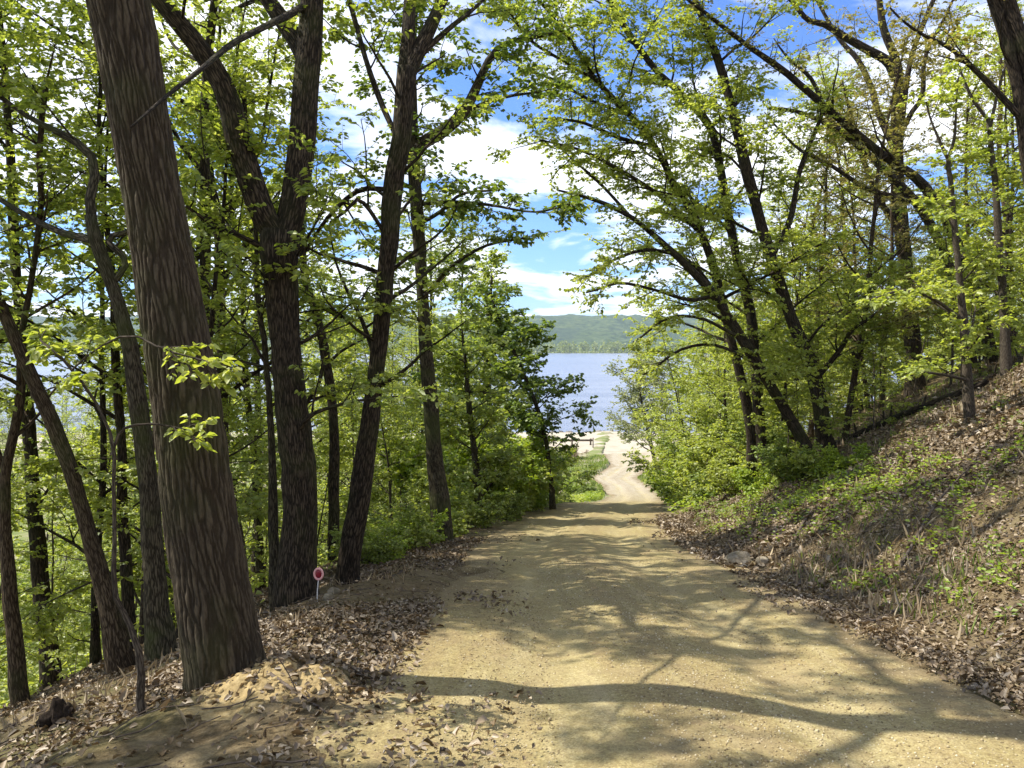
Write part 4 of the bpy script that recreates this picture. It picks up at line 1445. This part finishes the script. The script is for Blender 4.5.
LOGY = [bank_hit(*q) for q in ((832, 446), (880, 428), (930, 408), (985, 386), (1030, 358))]
print('log depths', LOGY)
rows = []
for (a, b), yy in zip(((832, 446), (880, 428), (930, 408), (985, 386), (1030, 358)), LOGY):
    yy = min(yy, 20)
    x = (a - 512) / F * yy
    rows.append([x, yy, gz(x, yy) + .07, .085])
s = spline(rows, 40)
s[:, 2] = np.maximum(s[:, 2], ground(s[:, 0], s[:, 1]) + .04)
mb = MB()
mb.tubes(s[None, :, :3], s[None, :, 3] * np.linspace(1, .7, 40), 12)
loc = s[0, :3].copy()
o = obj('fallen_log', mb.mesh('fallen_log', off=loc), BARK_DARK, None, label='long dark log lying along the top of the leafy bank', cat='log')
o.location = loc
rr = np.random.default_rng(9)
for i in range(7):
    p_, tan = at_t(s[:, :3], np.array([.1 + .13 * i]))
    q = gen_path(rr, p_[0], np.array([rr.normal(0, .3), rr.normal(0, .3), 1.0]), rr.uniform(.2, .5), 5, .1, 0)
    mb = MB()
    mb.tubes(q[None], np.linspace(.035, .012, 5)[None], 6)
    obj('stub', mb.mesh('stub', off=loc), BARK_DARK, o)

stick([(792, 572), (812, 560), (838, 542)], 11.5, 2.6, .03, 'dark stick lying up the bank above the pale boulder', seed=2)
stick([(905, 500), (940, 470), (975, 458)], 9.0, 2.2, .022, 'pale dry branch lying in the litter below the forked sapling', seed=3, stubs=2)
stick([(120, 640), (140, 668), (168, 690)], 6.2, -1.0, .012, 'thin pale stick in the litter near the slanting trunk', seed=4)
stick([(262, 700), (300, 702), (322, 716)], 4.9, -.4, .014, 'forked pale stick beside the dirt mound', seed=5, stubs=1)
stick([(85, 660), (60, 640), (82, 588)], 10.5, .6, .02, 'broken branch lying against the slope near the near-black trunk', seed=6, stubs=4)
stick([(860, 640), (900, 622), (930, 600)], 7.2, 1.2, .016, 'bent twig half buried in leaves near the road edge', seed=7)

# reflector marker
MY_ = hit(313, 603)
print('marker', MY_)
mk_x = (314 - 512) / F * MY_
mk = empty('reflector_marker', (mk_x, MY_, gz(mk_x, MY_)), label='red round reflector on a thin white stake before the forked tree', cat='marker')
m_white = flat_mat('white_plastic', (.72, .7, .68), .5)
m_red = flat_mat('red_reflector', (.24, .008, .02), .35, .6)
m_pink = flat_mat('pink_rim', (.8, .4, .38), .4, .6)
top = gz(mk_x, MY_)
hgt = at(317, 574, MY_)[2] - top
mb = MB()
q = np.array([[0, 0, -.1], [.004, 0, hgt * .4], [.02, 0, hgt - .05]])
mb.tubes(spline(q, 10)[None], np.full((1, 10), .006), 8)
obj('stake', mb.mesh('stake'), m_white, mk)
th = np.linspace(0, 2 * math.pi, 33)
mb = MB()
ring = np.stack([.02 + .047 * np.cos(th), 0 * th, hgt + .062 * np.sin(th)], 1)
mb.tubes(ring[None], np.full((1, 33), .013), 8)
rim = obj('rim', mb.mesh('rim'), m_pink, mk)
mb = MB()
rows_ = []
for rr_, yy in ((0, -.010), (.02, -.009), (.035, -.005), (.038, .006), (0, .008)):
    rows_.append(np.stack([.02 + rr_ * np.cos(th[:-1]), np.full(32, yy), hgt + rr_ * 1.3 * np.sin(th[:-1])], 1))
V = np.concatenate(rows_)
Q = [[a * 32 + j, a * 32 + (j + 1) % 32, (a + 1) * 32 + (j + 1) % 32, (a + 1) * 32 + j] for a in range(4) for j in range(32)]
mb.add(V, Q)
obj('reflector', mb.mesh('reflector'), m_red, rim)

# low barrier and bollard by the lot
def box(mb, c, s):
    c, s = np.array(c), np.array(s) / 2
    k = np.array([[-1, -1, -1], [1, -1, -1], [1, 1, -1], [-1, 1, -1], [-1, -1, 1], [1, -1, 1], [1, 1, 1], [-1, 1, 1]])
    mb.add(c + k * s, [[0, 3, 2, 1], [4, 5, 6, 7], [0, 1, 5, 4], [1, 2, 6, 5], [2, 3, 7, 6], [3, 0, 4, 7]])


by = 104.0
x1 = (591 - 512) / F * by
fx = empty('timber_barrier', (x1 - 4, by, gz(x1 - 4, by)), label='low dark timber rail barrier at the near edge of the gravel lot', cat='barrier')
for i in range(4):
    mb = MB()
    box(mb, (4 - i * 2.6, 0, .45), (.22, .22, 1.2))
    obj('post', mb.mesh('post', smooth=False), m_wood, fx)
mb = MB()
box(mb, (.1, -.14, .82), (8.6, .08, .26))
obj('rail', mb.mesh('rail', smooth=False), m_wood, fx)
px_ = (593.5 - 512) / F * 101
mb = MB()
mb.tubes(np.array([[[0, 0, -.2], [0, 0, .5], [0, 0, 1.35], [0, 0, 1.38]]]), np.array([[.07, .07, .065, .02]]), 10)
o = obj('bollard', mb.mesh('bollard'), m_wood, None, label='thin lone post beside the end of the timber rail', cat='post')
o.location = (px_, 101, gz(px_, 101))

# ------------------------------------------------------------------ litter, stones, herbs
def scatter_xy(r, n, xr, yr, dens):
    x = r.uniform(*xr, n)
    y = r.uniform(*yr, n)
    k = r.uniform(0, 1, n) < dens(x, y)
    return x[k], y[k]


def gnormal(x, y, e=.06):
    dx = (ground(x + e, y) - ground(x - e, y)) / (2 * e)
    dy = (ground(x, y + e) - ground(x, y - e)) / (2 * e)
    return unit(np.stack([-dx, -dy, np.ones_like(dx)], 1))


r = np.random.default_rng(61)
mb = MB()
for n, xr, yr, szm in ((80000, (-6.5, .2), (2.8, 9), .85), (40000, (-9, .5), (9, 18), 1), (90000, (2.9, 9), (3.5, 11), .85), (130000, (3.2, 17), (11, 24), 1.35), (9000, (-1.2, 3.6), (2.8, 22), .7)):
    def dens(x, y):
        s_ = road_side(x, y)
        d = np.clip(np.where(x > 1, .8, .45) + .8 * n_patch(x, y) + .3 * n_patch2(x, y), np.where(x > 1, .34, .05), 1) * sstep(-.32, .0, s_)
        d = np.where((x < 1) & (y < 5.2), d * (.22 + .78 * sstep(4.4, 5.2, y)), d)
        return np.where(s_ < -.32, .16 * sstep(-1.5, -.2, s_) * (n_patch2(x, y) > .1), d)
    x, y = scatter_xy(r, n, xr, yr, dens)
    nn = gnormal(x, y)
    sgn = road_side(x, y)
    z = np.where(sgn < 0, roadz(y) + .01, ground(x, y)) + r.uniform(.0, .03, len(x))
    Nn = unit(nn + r.normal(0, .5, (len(x), 3)))
    leaf_geo(mb, np.stack([x, y, z], 1), r.normal(0, 1, (len(x), 3)) * [1, 1, .35], Nn, np.clip(r.lognormal(-3.08, .38, len(x)), .013, .11) * szm, .6, .24, .2)
obj('leaf_litter', mb.mesh('leaf_litter', smooth=False), LITTER, kind='stuff', label='brown dead leaves covering the verge and the bank', cat='leaves')

# fallen twigs
n = 2600
x = np.where(r.uniform(0, 1, n) < .4, r.uniform(-6, -.6, n), r.uniform(3.4, 12, n))
y = r.uniform(3, 20, n)
a = r.uniform(0, 6.28, n)
ln_ = r.uniform(.06, .45, n)
t3 = np.linspace(-.5, .5, 3)
PX = x[:, None] + ln_[:, None] * t3 * np.cos(a)[:, None] + r.normal(0, .012, (n, 3))
PY = y[:, None] + ln_[:, None] * t3 * np.sin(a)[:, None] + r.normal(0, .012, (n, 3))
PZ = ground(PX, PY) + .018 + r.uniform(0, .015, (n, 1))
mb2 = MB()
mb2.tubes(np.stack([PX, PY, PZ], -1), np.repeat(r.uniform(.002, .006, (n, 1)), 3, 1), 4)
obj('fallen_twigs', mb2.mesh('fallen_twigs'), m_wood, kind='stuff', label='thin dead twigs strewn over the leaf litter', cat='twigs')

# loose gravel
mb = MB()
n = 26000
y = 2.6 + 10 * r.uniform(0, 1, n) ** 1.5
u = np.clip(r.normal(0, .6, n), -1.08, 1.08)
x = roadc(y) + u * roadw(y)
sz = r.uniform(.003, .009, n) * np.where(r.uniform(0, 1, n) < .03, 2.0, 1)
oc = np.array([[1, 0, 0], [0, 1, 0], [-1, 0, 0], [0, -1, 0], [0, 0, .8], [0, 0, -.8]], float)
V = oc[None] * r.uniform(.6, 1.3, (n, 6, 1)) * sz[:, None, None]
a = r.uniform(0, 6.28, n)
ca, sa = np.cos(a)[:, None], np.sin(a)[:, None]
V = np.stack([V[..., 0] * ca - V[..., 1] * sa, V[..., 0] * sa + V[..., 1] * ca, V[..., 2]], -1)
zr = roadz(y) - .045 * np.exp(-((np.abs(u) * 2.2 - .85) / .28) ** 2) + .02 * np.exp(-(u * 2.2 / .4) ** 2) + .012 * n_mid(x * 1.4, y * 1.4) + .005 * n_fine(x, y)
V += np.stack([x, y, zr + sz * .25], 1)[:, None, :]
T = np.array([[0, 1, 4], [1, 2, 4], [2, 3, 4], [3, 0, 4], [1, 0, 5], [2, 1, 5], [3, 2, 5], [0, 3, 5]])
mb.add(V.reshape(-1, 3), None, (np.arange(n)[:, None, None] * 6 + T).reshape(-1, 3))
obj('loose_gravel', mb.mesh('loose_gravel', smooth=False), m_stone, kind='stuff', label='loose tan gravel scattered over the road', cat='gravel')


# ground plants: little rosettes of leaves on the bank and verge
def herbs(name, n, xr, yr, dens, mat, hgt, size, per, label):
    x, y = scatter_xy(r, n, xr, yr, dens)
    m = len(x)
    z = ground(x, y)
    xi, yi, zi = (np.repeat(v, per) for v in (x, y, z))
    a = r.uniform(0, 6.28, m * per)
    h = r.uniform(.1, 1, m * per) * hgt
    rad = r.uniform(0, .09, m * per) * (hgt / .15)
    P = np.stack([xi + rad * np.cos(a), yi + rad * np.sin(a), zi + h], 1)
    D = np.stack([np.cos(a), np.sin(a), r.uniform(-.2, .5, m * per)], 1)
    mb = MB()
    leaf_geo(mb, P, D, unit(np.array([0, 0, 1.0]) + r.normal(0, .4, (m * per, 3))), size * r.uniform(.5, 1.3, m * per), .6)
    obj(name, mb.mesh(name, smooth=False), mat, kind='stuff', label=label, cat='plants')


def d_bank(x, y):
    s_ = road_side(x, y)
    p_ = pxof(x, y)
    far = sstep(12, 17, y) * sstep(930, 820, p_)
    return np.where((s_ > .8), np.clip(.05 + .25 * (n_patch2(x, y) > .85) + .45 * far * (n_patch(x, y) > .2), 0, 1), 0) * (x > 0)
herbs('ground_plants', 9000, (3.6, 14), (5, 28), d_bank, HERB, .13, .06, 9, 'small green plants growing through the litter on the bank')
def d_bright(x, y):
    s_ = road_side(x, y)
    p_ = pxof(x, y)
    return np.where((s_ > .3) & (x > 0), sstep(20, 26, y) * sstep(800, 740, p_), 0)
herbs('roadside_plants', 4200, (4, 20), (18, 62), d_bright, HERB_B, .35, .13, 10, 'bright green weeds where the bank meets the road bend')
def d_clump(x, y):
    out = np.zeros(np.shape(x))
    for (a, b, rr_) in ((990, 590, .3), (1012, 575, .25), (960, 600, .2), (790, 505, 1.0), (830, 492, 1.1), (870, 500, .9), (760, 500, .8), (905, 560, .3), (880, 585, .25), (960, 520, .5), (1000, 470, .6)):
        yy = hit(a, b)
        q_ = at(a, b, yy)
        out = np.maximum(out, np.exp(-((x - q_[0])**2 + (y - yy)**2) / rr_**2))
    return out
herbs('bank_weeds', 5200, (3.6, 12), (5, 20), d_clump, HERB_B, .18, .06, 9, 'bright green weeds in clumps on the bank')
def d_left(x, y):
    s_ = road_side(x, y)
    return np.where((s_ > .5) & (x < roadc(y)), np.clip(sstep(11, 20, y) * .8 + .02 + .5 * sstep(3, 6, s_) * sstep(10, 15, y), 0, 1), 0)
herbs('understory_plants', 16000, (-26, 6), (8, 45), d_left, LEAF_Y, .45, .12, 9, 'pale green undergrowth covering the slope below the road')


def blades(name, n, xr, yr, dens, mat, h, w, label):
    x, y = scatter_xy(r, n, xr, yr, dens)
    m = len(x)
    D = np.stack([r.normal(0, .35, m), r.normal(0, .35, m), np.ones(m)], 1)
    mb = MB()
    leaf_geo(mb, np.stack([x, y, ground(x, y) - .01], 1), D, unit(r.normal(0, 1, (m, 3))), h * r.uniform(.5, 1.3, m), w, .05, .2)
    obj(name, mb.mesh(name, smooth=False), mat, kind='stuff', label=label, cat='grass')


blades('grass', 70000, (-14, 24), (44, 100), lambda x, y: np.where((road_side(x, y) > .1) & (pxof(x, y) > 480) & (y < 93), sstep(9, 2, road_side(x, y)), 0), GRASS, .28, .2, 'green grass along both sides of the road bend')
blades('bank_grass', 13000, (3.5, 12), (5, 20), lambda x, y: np.where((road_side(x, y) > .6), .06 + .9 * (n_patch2(x + 9, y) > .8), 0), GRASS, .13, .07, 'sparse grass tufts on the leafy bank')

blades('dry_grass', 30000, (3.5, 15), (5, 24), lambda x, y: np.where((road_side(x, y) > .4), .06 + .4 * (n_patch(x + 5, y * 1.3) > .6), 0), DRYB, .2, .05, 'pale dead grass lying over the bank')
blades('verge_dry_grass', 5000, (-6, -.6), (3, 14), lambda x, y: np.where((road_side(x, y) > .4), .05 + .7 * (n_patch2(x + 5, y * 1.3) > .8), 0), DRYB, .13, .06, 'pale dead grass lying over the verge')

# ------------------------------------------------------------------ sky, sun, air
SUN_EL, SUN_AZ = R(52), R(-84)      # azimuth from straight ahead (+Y), negative to the left
w = bpy.data.worlds.new('World')
S.world = w
w.use_nodes = True
N, L = w.node_tree.nodes, w.node_tree.links
N.clear()
sky = N.new('ShaderNodeTexSky')
sky.sky_type = 'NISHITA'
sky.sun_disc = False
sky.sun_elevation = SUN_EL
sky.sun_rotation = SUN_AZ
sky.air_density = 1.0
sky.dust_density = .6
sky.ozone_density = 2.0
tc = N.new('ShaderNodeTexCoord')
sepw = N.new('ShaderNodeSeparateXYZ')
L.new(tc.outputs['Generated'], sepw.inputs[0])
den = N.new('ShaderNodeMath')
den.operation = 'ADD'
den.inputs[1].default_value = .16
mxz = N.new('ShaderNodeMath')
mxz.operation = 'MAXIMUM'
mxz.inputs[1].default_value = 0.0
L.new(sepw.outputs['Z'], mxz.inputs[0])
L.new(mxz.outputs[0], den.inputs[0])
comb = N.new('ShaderNodeCombineXYZ')
for i, k in enumerate('XY'):
    dv = N.new('ShaderNodeMath')
    dv.operation = 'DIVIDE'
    L.new(sepw.outputs[k], dv.inputs[0])
    L.new(den.outputs[0], dv.inputs[1])
    L.new(dv.outputs[0], comb.inputs[i])
cn = N.new('ShaderNodeTexNoise')
cn.inputs['Scale'].default_value = 1.35
cn.inputs['Detail'].default_value = 8
cn.inputs['Roughness'].default_value = .56
cn.inputs['Distortion'].default_value = .3
mpc = N.new('ShaderNodeMapping')
mpc.inputs['Location'].default_value = (3.1, 1.7, 0)
L.new(comb.outputs[0], mpc.inputs['Vector'])
L.new(mpc.outputs[0], cn.inputs['Vector'])
cf = ramp(N, L, cn.outputs['Fac'], [(.44, (0, 0, 0)), (.52, (.75, .75, .75)), (.62, (1, 1, 1))])
tint = mixc(N, L, 1.0, sky.outputs[0], (.29, .4, .62), 'MULTIPLY')
cc = mixc(N, L, cf, tint, (3.7, 3.8, 3.95))
bg = N.new('ShaderNodeBackground')
bg.inputs['Strength'].default_value = .15
L.new(cc, bg.inputs['Color'])
ow = N.new('ShaderNodeOutputWorld')
L.new(bg.outputs[0], ow.inputs['Surface'])

sd = bpy.data.lights.new('sun', 'SUN')
sd.energy = 3.1
sd.angle = R(.53)
sd.color = (1, .95, .86)
so = bpy.data.objects.new('sun', sd)
COL.objects.link(so)
to_sun = Vector((math.sin(SUN_AZ) * math.cos(SUN_EL), math.cos(SUN_AZ) * math.cos(SUN_EL), math.sin(SUN_EL)))
so.rotation_euler = to_sun.to_track_quat('Z', 'Y').to_euler()
so.location = (0, 0, 40)

mh, N, L = new_mat('air')
pv = N.new('ShaderNodeVolumePrincipled')
pv.inputs['Color'].default_value = (.72, .84, 1.0, 1)
pv.inputs['Density'].default_value = .00011
o_ = N.new('ShaderNodeOutputMaterial')
L.new(pv.outputs[0], o_.inputs['Volume'])
mb = MB()
box(mb, (0, 2950, 60), (9100, 6200, 164))
obj('haze', mb.mesh('haze', smooth=False), mh, kind='stuff', label='thin blue air over the lake', cat='haze')

# ------------------------------------------------------------------ render settings
S.view_settings.view_transform = 'Standard'
S.view_settings.look = 'None'
S.view_settings.exposure = 1.5
S.view_settings.gamma = 1
cy = S.cycles
cy.max_bounces = 8
cy.diffuse_bounces = 6
cy.glossy_bounces = 2
cy.transmission_bounces = 3
cy.transparent_max_bounces = 8
cy.volume_bounces = 0
cy.sample_clamp_indirect = 10
cy.use_denoising = True
cy.caustics_reflective = False
cy.caustics_refractive = False
